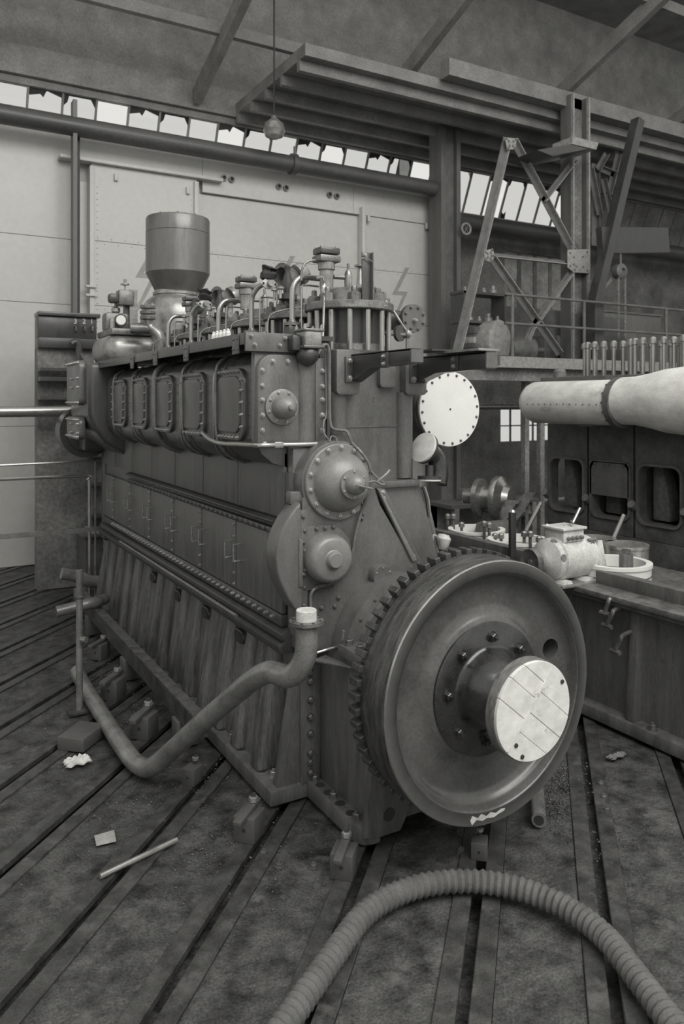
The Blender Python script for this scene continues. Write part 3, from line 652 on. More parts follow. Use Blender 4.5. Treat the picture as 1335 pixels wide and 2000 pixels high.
# elbow with board cover
ec = W(828, 875, Y=4.42); ea = Vector((-.9, -.16, .4)).normalized()
el = MB().tube([ec + ea * -.02, ec - ea * .06, ec - ea * .13 + Vector((0, 0, -.03)), ec - ea * .16 + Vector((-.01, -.02, -.12)), ec - ea * .15 + Vector((-.02, -.03, -.2))], .066, 18, 5).build('outlet_elbow', 'black_oil', en)
MB().lathe([(.112, -.02), (.112, 0), (.06, .0)], ec, ea, 30).build('elbow_flange', 'paint_dark', el)
MB().lathe([(.111, 0), (.111, .018), (.107, .02), (0, .02)], ec, ea, 30).build('wood_cover', 'wood_white', el)
MB().lathe([(.012, .02), (.01, .028), (0, .03)], ec + Vector((-.02, .02, -.07)) + ea * -.005, ea, 10).build('cover_nut', 'black', el)
p = W(838, 936, Y=4.42)
MB().lathe([(.085, 0), (.085, .022), (.03, .024), (.03, .1)], p, (.05, .05, 1), 28).build('lower_flange', 'paint_dark', el)
MB().lathe([(.083, -.012), (.083, 0)], p, (.05, .05, 1), 28).build('flange_gasket', 'wood_white', el)
# branch pipe with bolted disc
bc = W(807, 622, Y=5.0)
br = MB().lathe([(.07, -.5), (.07, -.03), (.113, -.03), (.113, -.004)], bc, (0, -1, 0), 32).build('branch_pipe', 'paint_dark', en)
bd = MB().lathe([(.112, -.004), (.112, .012), (0, .012)], bc, (0, -1, 0), 32).build('branch_blank', 'column_grey', br)
bolts(bd, [(q[0], bc.y - .012, q[2]) for q in ring(bc, .09, 8, a0=.39)], '-Y', .011, .02, 'bolt_dark')
bolts(bd, [(bc.x, bc.y - .012, bc.z - .02)], '-Y', .018, .04, 'casing_light')
MB().cyl((2.95, 5.15, bc.z), (bc.x, 5.15, bc.z), .075, 20).build('branch_run', 'paint_dark', br)
MB().tube([W(731, 562, Y=4.75), W(740, 572, Y=4.75), W(768, 608, Y=4.72), W(786, 636, Y=4.7), W(796, 650, Y=4.7)], .011, 8, 3).build('control_rod', 'steel', en)
p = W(795, 652, Y=4.7); sv = MB().lathe([(.0, -.03), (.03, -.02), (.035, 0), (.03, .02), (0, .03)], p, (1, 0, -.3), 14).build('stop_valve', 'brass', en)
MB().lathe([(.06, -.012), (.06, .012)], p + Vector((-.07, 0, .0)), (.3, -1, 0), 20).build('handwheel', 'paint_dark', sv)
MB().cyl(p, p + Vector((0, 0, -.12)), .014, 8).build('valve_stem', 'pipe_dark', sv)
MB().cyl(p + Vector((-.02, 0, -.01)), p + Vector((-.32, .0, -.0)), .014, 8).build('valve_pipe', 'pipe_dark', sv)
# small pipes on the front face
MB().tube([W(620, 692, Y=4.43), W(630, 676, Y=4.43), W(637, 673, Y=4.43), W(641, 680, Y=4.43), W(643, 700, Y=4.43), W(643, 760, Y=4.43), W(644, 822, Y=4.43), W(650, 837, Y=4.42), W(664, 840, Y=4.42), W(676, 842, Y=4.4), W(682, 852, Y=4.38), W(687, 865, Y=4.30), W(700, 878, Y=4.24), W(714, 896, Y=4.22), W(722, 914, Y=4.22), W(723, 940, Y=4.22), W(719, 962, Y=4.22), W(706, 999, Y=4.27), W(696, 1035, Y=4.27), W(688, 1080, Y=4.27), W(680, 1110, Y=4.27), W(660, 1132, Y=4.27), W(640, 1141, Y=4.27), W(621, 1146, Y=4.27), W(609, 1156, Y=4.27), W(606, 1172, Y=4.27), W(607, 1195, Y=4.27)], .011, 8, 3).build('lubricating_pipe', 'pipe_dark', en)
MB().tube([W(634, 683, Y=4.45), W(636, 700, Y=4.45), W(637, 760, Y=4.45), W(637, 812, Y=4.45), W(632, 822, Y=4.43), W(631, 842, Y=4.43), W(636, 852, Y=4.43), W(641, 858, Y=4.4)], .006, 6, 3).build('copper_pipe', 'pipe_steel', en)
MB().tube([W(644, 862, Y=4.3), W(646, 853, Y=4.3), W(652, 852, Y=4.3), W(657, 856, Y=4.3), W(657, 862, Y=4.3)], .004, 6, 3).build('wire_loop', 'pipe_steel', en)
MB().tube([W(724, 920, Y=4.2), W(735, 932, Y=4.2), W(748, 942, Y=4.2), W(750, 946, Y=4.2), W(742, 946, Y=4.19), W(730, 940, Y=4.18), W(710, 944, Y=4.16)], .007, 6, 3).build('tangled_pipe', 'pipe_steel', en)
MB().tube([W(737, 940, Y=4.2), W(750, 930, Y=4.2), W(758, 922, Y=4.2), W(761, 917, Y=4.2)], .009, 6, 3).build('tangled_pipe', 'pipe_steel', en)
MB().tube([W(692, 947, Y=3.99), W(705, 950, Y=4.0), W(727, 955, Y=4.02)], .006, 6, 3).build('nipple_pipe', 'steel', en)
o = MB().tube([W(395, 845, X=1.9), W(410, 858, X=1.9), W(432, 866, X=1.9), W(470, 868, X=1.895), W(505, 870, Y=4.40), W(545, 869, Y=4.40), W(600, 868, Y=4.40), W(618, 867, Y=4.40)], .015, 10, 4).build('fuel_pipe', 'steel', en)
p = W(543, 869, Y=4.40); MB().box(p.x - .03, p.x + .03, p.y - .02, p.y + .02, p.z - .02, p.z + .02).build('pipe_union', 'steel', o, bevel=.006)
# right side pipes seen past the frame
MB().tube([W(818, 955, Y=4.9), W(830, 990, Y=4.9), W(840, 1030, Y=4.9), W(850, 1090, Y=4.9)], .035, 10, 3).build('water_pipe', 'pipe_dark', en)
MB().tube([W(826, 950, Y=4.7), W(834, 975, Y=4.7), W(838, 1010, Y=4.7)], .018, 8, 3).build('water_pipe', 'pipe_steel', en)
MB().lathe([(.03, 0), (.05, .03), (.06, .08), (.04, .11), (0, .115)], W(862, 1072, Y=4.7), (.2, 0, 1), 16).build('lubricator', 'motor_white', en)
MB().tube([W(842, 1062, Y=4.6), W(846, 1046, Y=4.6), W(853, 1052, Y=4.6), W(858, 1070, Y=4.6)], .015, 8, 3).build('lubricator_pipe', 'steel', en)
# --- cylinder heads and the gear on top of them
def head(k):
    y = 4.87 + PITCH * k; hd_z = 3.245
    h = MB().lathe([(.06, hd_z), (.318, hd_z), (.327, hd_z + .008), (.327, hd_z + .052), (.318, hd_z + .06), (.205, hd_z + .062), (.2, hd_z + .07), (.2, hd_z + .155), (.19, hd_z + .165), (.0, hd_z + .165)], (XC, y, 0), (0, 0, 1), 48).build('cylinder_head', 'iron_raw', en)
    MB().lathe([(.235, 2.93), (.235, 3.25)], (XC, y, 0), (0, 0, 1), 32).build('cylinder_jacket', 'paint_dark', h)
    MB().lathe([(.26, 2.94), (.26, 3.0), (.235, 3.01)], (XC, y, 0), (0, 0, 1), 32).build('jacket_collar', 'iron_raw', h)
    sm = studm if k < 3 else studm
    for i in range(14 if k < 2 else 8):
        a = 2 * PI * (i + .35) / (14 if k < 2 else 8)
        link('stud', studm, h, (XC + .292 * math.cos(a), y + .292 * math.sin(a), 0))
    nn = 8
    for i in range(nn):
        a = 2 * PI * (i + .5) / nn
        link('head_nut', nutm, h, (XC + .258 * math.cos(a), y + .258 * math.sin(a), hd_z + .06), (0, 0, a))
    return h
studm = MB().lathe([(.02, 2.94), (.02, 3.24)], (0, 0, 0), (0, 0, 1), 10).mesh('stud'); studm.materials.append(M['pipe_steel'])
nutm = MB().lathe([(.048, 0), (.048, .05), (.04, .058), (.022, .058), (.022, .09), (.018, .1), (0, .1)], (0, 0, 0), (0, 0, 1), 6).mesh('nut'); nutm.materials.append(M['iron_raw'])
heads = [head(k) for k in range(6)]
def rocker(k, h, y):
    z = 3.41
    b = MB().lathe([(.05, z), (.05, z + .13), (.062, z + .135), (.062, z + .2)], (XC - .19, y, 0), (0, 0, 1), 20).build('valve_cage', 'casing_light', h)
    MB().box(XC - .275, XC - .105, y - .07, y + .07, z + .185, z + .235).build('valve_box', 'iron_raw', b, bevel=.012)
    MB().box(XC - .27, XC - .11, y - .066, y + .066, z + .242, z + .29).build('valve_box_lid', 'paint', b, bevel=.01)
    bolts(b, [(XC - .19 + a, y + c, z + .29) for a in (-.06, .06) for c in (-.045, .045)], '+Z', .01, .02)
    s = MB().lathe([(.06, z - .01), (.06, z + .012), (.028, z + .02), (.03, z + .1), (.024, z + .13), (.01, z + .15), (.012, z + .19), (0, z + .2)], (XC - .02, y - .02, 0), (0, 0, 1), 16).build('relief_valve', 'casing_light', h)
    MB().cyl((XC - .13, y, z + .09), (XC - .04, y - .01, z + .09), .016, 8).build('valve_link', 'iron_raw', s)
for k in (0, 2, 4): rocker(k, heads[k], 4.87 + PITCH * k)
for k in range(5):
    y = 5.02 + PITCH * k; x = 2.45
    pts = [(x, y, 3.16), (x, y, 3.36), (x + .012, y, 3.44), (x + .06, y, 3.495), (x + .13, y, 3.505), (x + .27, y, 3.505)]
    if k % 2: pts = [(x, y, 3.16), (x, y, 3.40), (x + .01, y - .02, 3.47), (x + .04, y - .06, 3.52), (x + .08, y - .12, 3.54)]
    e = MB().tube(pts, .021, 12, 5).build('starting_air_pipe', 'pipe_steel', en)
    MB().lathe([(.062, 3.145), (.062, 3.168), (.03, 3.172), (.024, 3.19)], (x, y, 0), (0, 0, 1), 20).build('pipe_flange', 'pipe_dark', e)
    MB().box(x - .05, x + .05, y - .05, y + .05, 3.03, 3.145).build('tappet_box', 'paint_dark', e, bevel=.01)
    MB().tube([(x + .06, y - .03, 3.04), (x + .06, y - .03, 3.40), (x + .09, y - .03, 3.44), (x + .2, y - .03, 3.44)], .007, 6, 3).build('fuel_line', 'pipe_steel', e)
    q = MB().box(x + .12, x + .2, y - .06, y + .06, 3.03, 3.13).build('fuel_pump', 'paint_dark', e, bevel=.012)
    MB().lathe([(.035, 3.13), (.035, 3.2), (.022, 3.21), (.022, 3.27), (.03, 3.275), (.03, 3.3), (0, 3.31)], (x + .16, y, 0), (0, 0, 1), 12).build('pump_barrel', 'brass', q)
    for d in (-.14, .14): MB().lathe([(.02, 3.03), (.02, 3.12), (.028, 3.125), (.028, 3.15), (0, 3.155)], (x + .05, y + d, 0), (0, 0, 1), 8).build('tappet', 'brass', e)
    MB().tube([(x - .1, y + .2, 3.03), (x - .1, y + .2, 3.2), (x - .05, y + .17, 3.26), (x + .12, y + .1, 3.3)], .006, 6, 3).build('drip_pipe', 'pipe_steel', e)
    if k % 2:
        c = Vector((x + .09, y - .135, 3.535))
        pl = [(.075, 0), (.03, .042), (-.03, .042), (-.075, 0), (-.03, -.042), (.03, -.042)]
        f = MB().prism([(c.x + a, c.z + b) for a, b in pl], 'Y', c.y - .012, c.y + .006).build('diamond_flange', 'motor_white', e, bevel=.004)
        MB().cyl(c + Vector((0, -.06, 0)), c, .026, 16).build('wood_plug', 'timber', f)
        for sx in (-.052, .052): MB().cyl(c + Vector((sx, -.014, 0)), c + Vector((sx, -.008, 0)), .011, 10).build('flange_bore', 'black', f)
        cl_ = MB().lathe([(.0, -.02), (.06, .0), (.075, .03), (.05, .06), (.07, .085), (.03, .1), (0, .095)], c + Vector((.0, .02, .045)), (.15, 0, 1), 9)
        cl_.v = [(a + random.uniform(-.014, .014), b + random.uniform(-.014, .014), d + random.uniform(-.014, .014)) for a, b, d in cl_.v]
        cl_.build('cloth_wrap', 'black', e)
        MB().tube([c + Vector((.06, 0, .02)), c + Vector((.075, 0, -.1)), c + Vector((.06, 0, -.25)), c + Vector((.09, 0, -.38))], .005, 5, 3).build('tie_wire', 'pipe_dark', e)
# unmounted exhaust mouths on the second and fourth head
for k in (1, 3, 4):
    y = 4.87 + PITCH * k; h = heads[k]
    MB().lathe([(.085, -.15), (.09, -.02), (.112, -.015), (.112, 0), (.075, 0), (.065, -.08), (.0, -.09)], (XC - .16, y + .1, 3.62), (-1, -.25, .05), 28).build('exhaust_mouth', 'iron_raw', h)
    MB().lathe([(.095, 0), (.09, .05), (.06, .09), (0, .105)], (XC + .0, y + .1, 3.64), (.9, 0, .5), 20).build('exhaust_bend', 'casing_light', h)
    MB().lathe([(.06, 3.4), (.06, 3.46), (.04, 3.48), (.04, 3.56), (.06, 3.6)], (XC - .02, y + .1, 0), (0, 0, 1), 16).build('exhaust_neck', 'casing_light', h)
    MB().lathe([(.075, 3.4), (.075, 3.44), (.03, 3.45), (.045, 3.54), (.02, 3.62), (.028, 3.66), (0, 3.68)], (XC - .2, y - .12, 0), (0, 0, 1), 12).build('air_valve', 'paint_dark', h)
    for d in (-.06, .05): MB().lathe([(.012, 3.4), (.012, 3.47), (.03, 3.475), (.03, 3.49), (0, 3.5)], (XC - .28, y - .1 + d, 0), (0, 0, 1), 8).build('thumb_screw', 'brass', h)
# first head details: curved pipe, upright angle bar
h0 = heads[0]
MB().tube([W(588, 548, Y=4.87), W(589, 530, Y=4.87), W(594, 516, Y=4.87), W(603, 510, Y=4.87), W(618, 508, Y=4.87)], .009, 6, 4).build('leak_pipe', 'pipe_dark', h0)
MB().tube([W(618, 543, Y=4.8), W(628, 541, Y=4.8), W(632, 548, Y=4.8), W(633, 560, Y=4.8), W(632, 600, Y=4.7), W(629, 680, Y=4.5)], .009, 6, 4).build('leak_pipe', 'pipe_steel', h0)
MB().box(*sum([[W(627, 560, Y=4.79).x, W(635, 560, Y=4.79).x], [4.77, 4.81], [W(630, 576, Y=4.79).z, W(630, 558, Y=4.79).z]], [])).build('pipe_clip', 'steel', h0, bevel=.004)
a, b = W(707, 595, Y=4.62), W(726, 494, Y=4.62)
ub = MB().box(a.x, b.x, 4.62, 4.632, a.z, b.z).build('upright_plate', 'paint', h0, bevel=.002)
MB().box(b.x - .008, b.x, 4.595, 4.63, a.z, b.z).build('upright_return', 'frame_plate', ub)
MB().box(a.x, b.x + .09, 4.56, 4.64, a.z - .008, a.z).build('upright_foot', 'steel', ub)
bolts(ub, [W(711, 499, Y=4.62)], '-Y', .014, .024)
MB().tube([W(705, 505, Y=4.6), W(714, 503, Y=4.6), W(727, 511, Y=4.6)], .004, 5, 3).build('tie_wire', 'pipe_steel', ub)
MB().lathe([(.05, 3.41), (.05, 3.45), (.03, 3.47), (.02, 3.55), (.012, 3.6), (.045, 3.61), (.045, 3.622), (0, 3.625)], W(703, 560, Y=4.95) * Vector((1, 1, 0)) if False else (W(703, 560, Y=4.95).x, 4.95, 0), (0, 0, 1), 14).build('indicator_cock', 'brass', h0)
# lubricator bottles
bt = W(431, 640, X=2.1)
for i in range(5):
    MB().lathe([(.02, 3.03), (.02, 3.11), (.012, 3.12), (.014, 3.13), (0, 3.14)], (2.1, bt.y - .15 + i * .075, 0), (0, 0, 1), 10).build('sight_glass', 'dial', en)
# --- turbocharger and air silencer at the far end
YTb = 8.9
tb = MB().lathe([(.41, 3.0), (.41, 3.6), (.395, 3.69), (.35, 3.77), (.29, 3.82), (.255, 3.83), (.25, 3.9), (.0, 3.9)], (XC - .02, YTb, 0), (0, 0, 1), 40).build('turbocharger', 'casing_light', en)
MB().lathe([(.26, 3.84), (.272, 3.845), (.272, 3.875), (.25, 3.878)], (XC - .02, YTb, 0), (0, 0, 1), 36).build('turbo_collar', 'casing_light', tb)
cn = MB().lathe([(.24, 3.85), (.25, 3.86), (.365, 4.09), (.372, 4.1), (.372, 4.57), (.0, 4.57)], (XC, YTb, 0), (0, 0, 1), 56).build('air_silencer', 'canister', en)
MB().lathe([(.362, 4.57), (.371, 4.575), (.371, 4.735), (.36, 4.755), (0, 4.765)], (XC, YTb, 0), (0, 0, 1), 56).build('silencer_cap', 'canister', cn)
bolts(cn, ring((XC, YTb, 4.755), .33, 10, 'Z'), '+Z', .012, .018, 'bolt_dark')
# blower casing left of it
ax0, ax1 = 1.98, 2.62
blw = MB().box(1.95, 2.6, 8.65, 9.5, 3.0, 3.36).build('blower_casing', 'casing_light', en, bevel=.16, seg=5)
lid = MB().box(2.02, 2.5, 8.68, 9.42, 3.34, 3.41).build('blower_lid', 'iron_raw', blw, bevel=.01)
p = W(228, 640, Y=9.1); 
MB().box(p.x - .14, p.x + .14, 9.05, 9.25, 3.41, p.z + .17).build('governor', 'iron_raw', blw, bevel=.03)
MB().lathe([(.03, 0), (.05, .02), (.05, .06), (.02, .08), (.02, .12), (.06, .125), (.06, .14), (0, .145)], (p.x, 9.15, p.z + .17), (0, 0, 1), 14).build('governor_knob', 'brass', blw)
g = W(236, 625, Y=9.0); gg = MB().lathe([(.07, -.05), (.07, 0), (.055, .0)], g, (0, -1, 0), 20).build('pressure_gauge', 'paint_dark', blw)
MB().lathe([(.055, 0), (.055, .006)], g, (0, -1, 0), 20).build('gauge_dial', 'dial', gg)
MB().cyl((p.x - .07, 9.02, 3.41), (p.x - .07, 9.02, p.z + .1), .03, 10).build('oil_column', 'brass', blw)
q0, q1 = W(251, 652, Y=9.1), W(252, 575, Y=9.1)
pst = MB().box(q0.x - .05, q0.x + .01, 9.08, 9.16, 3.4, q1.z).build('stand_post', 'paint_dark', blw)
pr_ = W(261, 600, Y=9.05); MB().box(pr_.x - .05, pr_.x + .04, 9.03, 9.06, 3.4, W(261, 566, Y=9.05).z).build('stand_board', 'timber', blw)
b0 = W(243, 583, Y=9.1); MB().box(b0.x - .09, b0.x + .09, 9.0, 9.16, b0.z - .09, b0.z + .09).build('indicator_box', 'iron_raw', blw, bevel=.02)
MB().box(b0.x - .2, b0.x - .08, 9.0, 9.1, b0.z - .07, b0.z + .04).build('indicator_drum', 'paint_dark', blw, bevel=.03)
MB().lathe([(.01, 0), (.01, .06), (.05, .065), (.05, .08), (.015, .085), (.02, .13), (0, .135)], (b0.x, 9.08, b0.z + .09), (0, 0, 1), 12).build('indicator_knob', 'brass', blw)
# flanged elbow beside the blower
f0 = W(292, 628, Y=8.45)
fe = MB().tube([(f0.x - .02, 8.45, 3.5), (f0.x, 8.45, 3.42), (f0.x + .08, 8.4, 3.34), (f0.x + .12, 8.38, 3.22), (f0.x + .12, 8.38, 3.03)], .055, 14, 4).build('flanged_elbow', 'casing_light', en)
for z in (3.5, 3.56, 3.62): MB().lathe([(.085, z), (.085, z + .028)], (f0.x - .02, 8.45, 0), (0, 0, 1), 20).build('elbow_flange', 'iron_raw', fe)
bolts(fe, ring((f0.x - .02, 8.45, 3.648), .066, 6, 'Z'), '+Z', .012, .03)
MB().cyl((f0.x - .2, 8.5, 3.4), (f0.x + .05, 8.45, 3.4), .06, 14).build('elbow_branch', 'iron_raw', fe)
# --- end housing at the far left
eh = MB().prism([(2.3, 1.9), (2.12, 2.02), (1.93, 2.14), (1.80, 2.30), (1.75, 2.45), (1.75, 3.02), (2.3, 3.02)], 'Y', 8.58, 9.6).build('end_housing', 'paint', en, bevel=.06, seg=4)
for z0, z1 in ((2.55, 3.05), (2.17, 2.42)):
    o = MB().prism(rrect(8.78, 9.5, z0, z1, .08, 5), 'X', 1.69, 1.76).build('housing_cover', 'paint_front', eh, bevel=.012)
    bolts(o, [(1.69, 8.82 + .1 * i, z) for i in range(7) for z in (z0 + .03, z1 - .03)] + [(1.69, y, (z0 + z1) / 2 + d) for y in (8.81, 9.15) for d in (-.05, .05)], '-X', .016, .03)
MB().cyl((1.85, 9.6, 2.25), (1.85, 9.6, 2.26), .1, 12).build('housing_stub', 'paint', eh)
pc = W(150, 843, Y=10.0)
MB().lathe([(.3, -.5), (.3, -.06), (.33, -.05), (.33, 0), (.26, .0), (.25, .03), (.0, .035)], (pc.x + .12, 9.98, pc.z), (0, -1, 0), 36).build('end_flange_cover', 'paint', eh)
MB().box(1.9, 2.6, 9.55, 9.9, 2.0, 2.6).build('housing_neck', 'paint_dark', eh, bevel=.04)
MB().box(2.14, 3.3, 9.57, 9.75, .9, 2.0).build('rear_case', 'paint_dark', en, bevel=.02)
# ------------------------------------------------------------------ loose bent pipe in front of the engine
def wd_(px, py, d):                       # point at a given depth from the lens
    u = (px - CX) / FPX; v = -(py - HY) / FPX
    return Vector(((u * CA + SA) * d, (CA - u * SA) * d, EYE + v * d))
bp = thing('bent_pipe', 'dark bent pipe lying on the floor, its raised end flanged and plugged with pale wood', 'pipe', (1.43, 5.23, 0))
top = wd_(598, 1214, 4.17)
MB().tube([top, top - Vector((0, 0, .12)), wd_(595, 1283, 4.17), wd_(582, 1309, 4.19), wd_(562, 1321, 4.24), wd_(543, 1316, 4.3), wd_(524, 1313, 4.36), wd_(500, 1324, 4.44), wd_(470, 1347, 4.54), wd_(400, 1407, 4.8), wd_(335, 1466, 5.05), wd_(305, 1492, 5.16), wd_(286, 1500, 5.25), wd_(265, 1490, 5.36), wd_(245, 1466, 5.52), wd_(205, 1405, 6.05), wd_(168, 1345, 6.7), wd_(150, 1312, 7.1)], .062, 18, 5).build('pipe_run', 'pipe_dark', bp)
pf = MB().lathe([(.062, -.03), (.066, -.012), (.094, -.01), (.094, .008), (.062, .008)], top, (0, 0, 1), 36).build('flange', 'iron_raw', bp)
for q in ring(top + Vector((0, 0, .008)), .08, 8, 'Z'): MB().lathe([(.008, 0), (.008, .003)], q, (0, 0, 1), 8).build('bolt_bore', 'black', pf)
MB().lathe([(.056, .0), (.056, .062), (.053, .066), (0, .066)], top, (0, 0, 1), 30).build('wooden_plug', 'motor_white', bp)
# ------------------------------------------------------------------ steel channel along the foot
chn = thing('steel_channel', 'long steel channel lying on edge along the engine foot', 'beam', (1.87, 7.4, 0))
MB().box(1.80, 1.812, 5.25, 9.7, .20, .34).build('web', 'rail_steel', chn)
MB().box(1.812, 1.90, 5.25, 9.7, .328, .34).build('flange', 'iron_raw', chn); MB().box(1.812, 1.90, 5.25, 9.7, .20, .212).build('flange', 'rail_steel', chn)
for y in (5.6, 7.2, 8.8): MB().box(1.78, 1.95, y, y + .14, 0, .2).build('packing_block', 'block_iron', chn, bevel=.008)
# ------------------------------------------------------------------ T-slot clamps standing on the rails
def clamp(px, py, s, label, ang=0.0, bar=True, stud=True):
    p = W(px, py, Z=0)
    r = thing('clamp_block', label, 'clamp', (p.x, p.y, 0), 'clamping blocks on the floor rails')
    d = (ED * math.cos(ang) + EN * math.sin(ang)).normalized(); n = Vector((d.y, -d.x, 0))
    def bx(c, a, b, h, name, m='block_iron'):
        return MB().bar(c - d * a, c + d * a, b, h).build(name, m, r, bevel=.005)
    bx(p + Vector((0, 0, s * .5)), s * .5, s * .9, s, 'block')
    if bar: 
        MB().bar(p - d * s * 1.1 + Vector((0, 0, s * 1.04)), p + d * s * .7 + Vector((0, 0, s * 1.16)), s * .34, s * .2).build('clamp_bar', 'block_iron', r, bevel=.004)
    if stud:
        MB().cyl(p + d * s * .35, p + d * s * .35 + Vector((0, 0, s * 1.55)), s * .1, 8).build('stud', 'rail_steel', r)
        MB().lathe([(s * .2, s * 1.25), (s * .2, s * 1.42), (s * .15, s * 1.45)], p + d * s * .35, (0, 0, 1), 6).build('nut', 'bolt', r)
    MB().lathe([(s * .08, 0), (s * .08, .003)], p - d * s * .5 + Vector((0, 0, s * .5)), -d, 10).build('block_bore', 'black', r)
clamp(222, 1362, .17, 'square iron clamp block nearest the upright scaffold pole')
clamp(282, 1436, .17, 'square iron clamp block with bore, between bent pipe and steel channel')
clamp(375, 1528, .11, 'oily clamp block under the lower bend of the bent pipe', .15, False)
clamp(487, 1634, .15, 'clamp block with bright nut in front of the bed foot corner', .1)
clamp(672, 1705, .14, 'clamp block with tall bright stud below the bed nose', .0)
clamp(195, 1285, .15, 'small clamp block behind the upright scaffold pole', .1)
clamp(936, 1672, .1, 'low clamp block under the flywheel front edge', .0, False, True)
p = W(158, 1452, Z=0); o = MB().bar(p - ED * .14 + Vector((0, 0, .05)), p + ED * .16 + Vector((0, 0, .05)), .22, .1).build('iron_plate', 'block_iron', None, bevel=.008); tag(o, 'flat iron plate on the floor left of the bent pipe', 'plate')
p = W(300, 1310, Z=0)
for (px, py, h, lb) in ((377, 1392, .05, 'round iron washer disc lying beside the engine foot'),):
    p = W(px, py, X=2.06); MB().lathe([(.02, 0), (.06, 0), (.06, .035), (.055, .04), (.02, .04)], (p.x, p.y, .122), (0, 0, 1), 20).build('washer', 'iron_raw', bed)
# rags, paper, rod
def rag(px, py, sx, sy, m, name, label, cat, h=.05):
    p = W(px, py, Z=0); b = MB(); n = 12; vs = []; fs = []
    for i in range(n + 1):
        for j in range(n + 1):
            a, c = i / n - .5, j / n - .5
            e = max(0, 1 - (2 * max(abs(a), abs(c))) ** 3)
            vs.append(p + Vector((a * sx * (1 + .25 * math.sin(j * 1.3)), c * sy * (1 + .3 * math.sin(i)), .012 + e * h * (.4 + .6 * abs(math.sin(i * 1.1) * math.cos(j * .9 + i * .4))))))
    for i in range(n):
        for j in range(n):
            k = i * (n + 1) + j; fs.append((k, k + 1, k + n + 2, k + n + 1))
    b.add(vs, fs); o = b.build(name, m, ang=80)
    so = o.modifiers.new('s', 'SOLIDIFY'); so.thickness = .006
    return tag(o, label, cat)
rag(152, 1492, .16, .1, 'cloth', 'rag', 'crumpled white rag on the floor at the left edge', 'rag', .06)
p = W(205, 1640, Z=0); o = MB().add([p + Vector((-.06, -.05, .004)), p + Vector((.05, -.06, .004)), p + Vector((.065, .05, .012)), p + Vector((-.05, .06, .006)), p + Vector((-.06, -.05, .008)), p + Vector((.05, -.06, .008)), p + Vector((.065, .05, .016)), p + Vector((-.05, .06, .010))], [(0, 3, 2, 1), (4, 5, 6, 7), (0, 1, 5, 4), (1, 2, 6, 5), (2, 3, 7, 6), (3, 0, 4, 7)]).build('paper', 'timber'); tag(o, 'pale square scrap of paper on the dark floor in left foreground', 'paper')
rag(1205, 1480, .16, .05, 'sacking', 'rag', 'grey flattened rag on the floor at right', 'rag', .03)
rag(1168, 1362, .16, .12, 'sacking', 'rag', 'crumpled grey rag beside the bedplate foot', 'rag', .1)
o = MB().cyl(W(195, 1712, Z=.02), W(345, 1640, Z=.02), .016, 10).build('steel_rod', 'steel'); tag(o, 'thin bright steel rod lying in left foreground', 'rod')
a, b = W(1048, 1545, Z=.05), W(1052, 1602, Z=.05)
o = thing('pipe_stub', 'short stub of pipe lying on floor below the flywheel', 'pipe', (b.x, b.y, 0))
MB().cyl(a, b, .045, 16).build('barrel', 'pipe_dark', o); MB().lathe([(.03, 0), (.03, .004)], b, b - a, 14).build('bore', 'black', o)
# ribbed hose at the bottom of the picture
c0 = W(945, 1900, Z=.07); 
hs_ = MB(); pts = []; rad = []
import itertools
N_ = 340; R0 = (W(935, 1722, Z=.07) - c0).length
d0 = (W(935, 1722, Z=.07) - c0).normalized(); e0 = Vector((-d0.y, d0.x, 0))
vs = []; fs = []; m = 12
for i in range(N_ + 1):
    t = -2.6 + 5.2 * i / N_; tc_ = max(-1.25, min(1.25, t)); ov = (t - tc_) * R0 * 1.0
    p = c0 + d0 * R0 * math.cos(tc_) + e0 * R0 * math.sin(tc_); tg_ = (-d0 * math.sin(tc_) + e0 * math.cos(tc_)); p = p + tg_ * ov; up = Vector((0, 0, 1)); sd_ = tg_.cross(up)
    r = .055 + .006 * math.cos(i * PI / 2)
    for k in range(m): vs.append(p + (sd_ * math.cos(2 * PI * k / m) + up * math.sin(2 * PI * k / m)) * r)
for i in range(N_):
    for k in range(m): fs.append((i * m + k, i * m + (k + 1) % m, (i + 1) * m + (k + 1) % m, (i + 1) * m + k))
o = MB().add(vs, fs).build('ribbed_hose', 'hose', ang=60); tag(o, 'ribbed grey hose curving over the floor at the bottom', 'hose')
# swarf and dirt scattered over the floor
db = MB()
for (px, py, n, sp) in ((240, 1300, 160, .35), (300, 1370, 90, .3), (260, 1240, 120, .4), (430, 1500, 60, .2), (250, 1590, 60, .3), (420, 1650, 60, .25), (1105, 1520, 160, .16), (1085, 1580, 70, .12), (560, 1670, 20, .25), (1180, 1640, 50, .25), (180, 1420, 60, .25), (930, 1610, 30, .15)):
    q = W(px, py, Z=0)
    for _ in range(n * 3):
        p = q + ED * random.gauss(0, sp) + EN * random.gauss(0, sp * .45); s_ = random.uniform(.003, .011); z = -.012 + random.uniform(.0, .01); a = random.uniform(0, 6.28)
        x, y = math.cos(a) * s_, math.sin(a) * s_
        db.add([(p.x + x, p.y + y, z), (p.x - y * .6, p.y + x * .6, z), (p.x - x, p.y - y, z), (p.x + y * .5, p.y - x * .5, z), (p.x, p.y, z + s_ * .8)], [(0, 1, 4), (1, 2, 4), (2, 3, 4), (3, 0, 4)])
o = db.build('swarf', 'rail_steel'); o['kind'] = 'stuff'; tag(o, 'metal chips and dirt scattered over the dark floor', 'swarf')
# floor bolts heads along the rails
for i, (px, py) in enumerate(((1172, 1530), (1178, 1556), (1184, 1580), (900, 1660), (545, 1688), (515, 1665), (612, 1690))):
    p = W(px, py, Z=0); link('floor_nut', bolt_mesh(.022, .03, 'bolt_dark'), fl, (p.x, p.y, -.01))
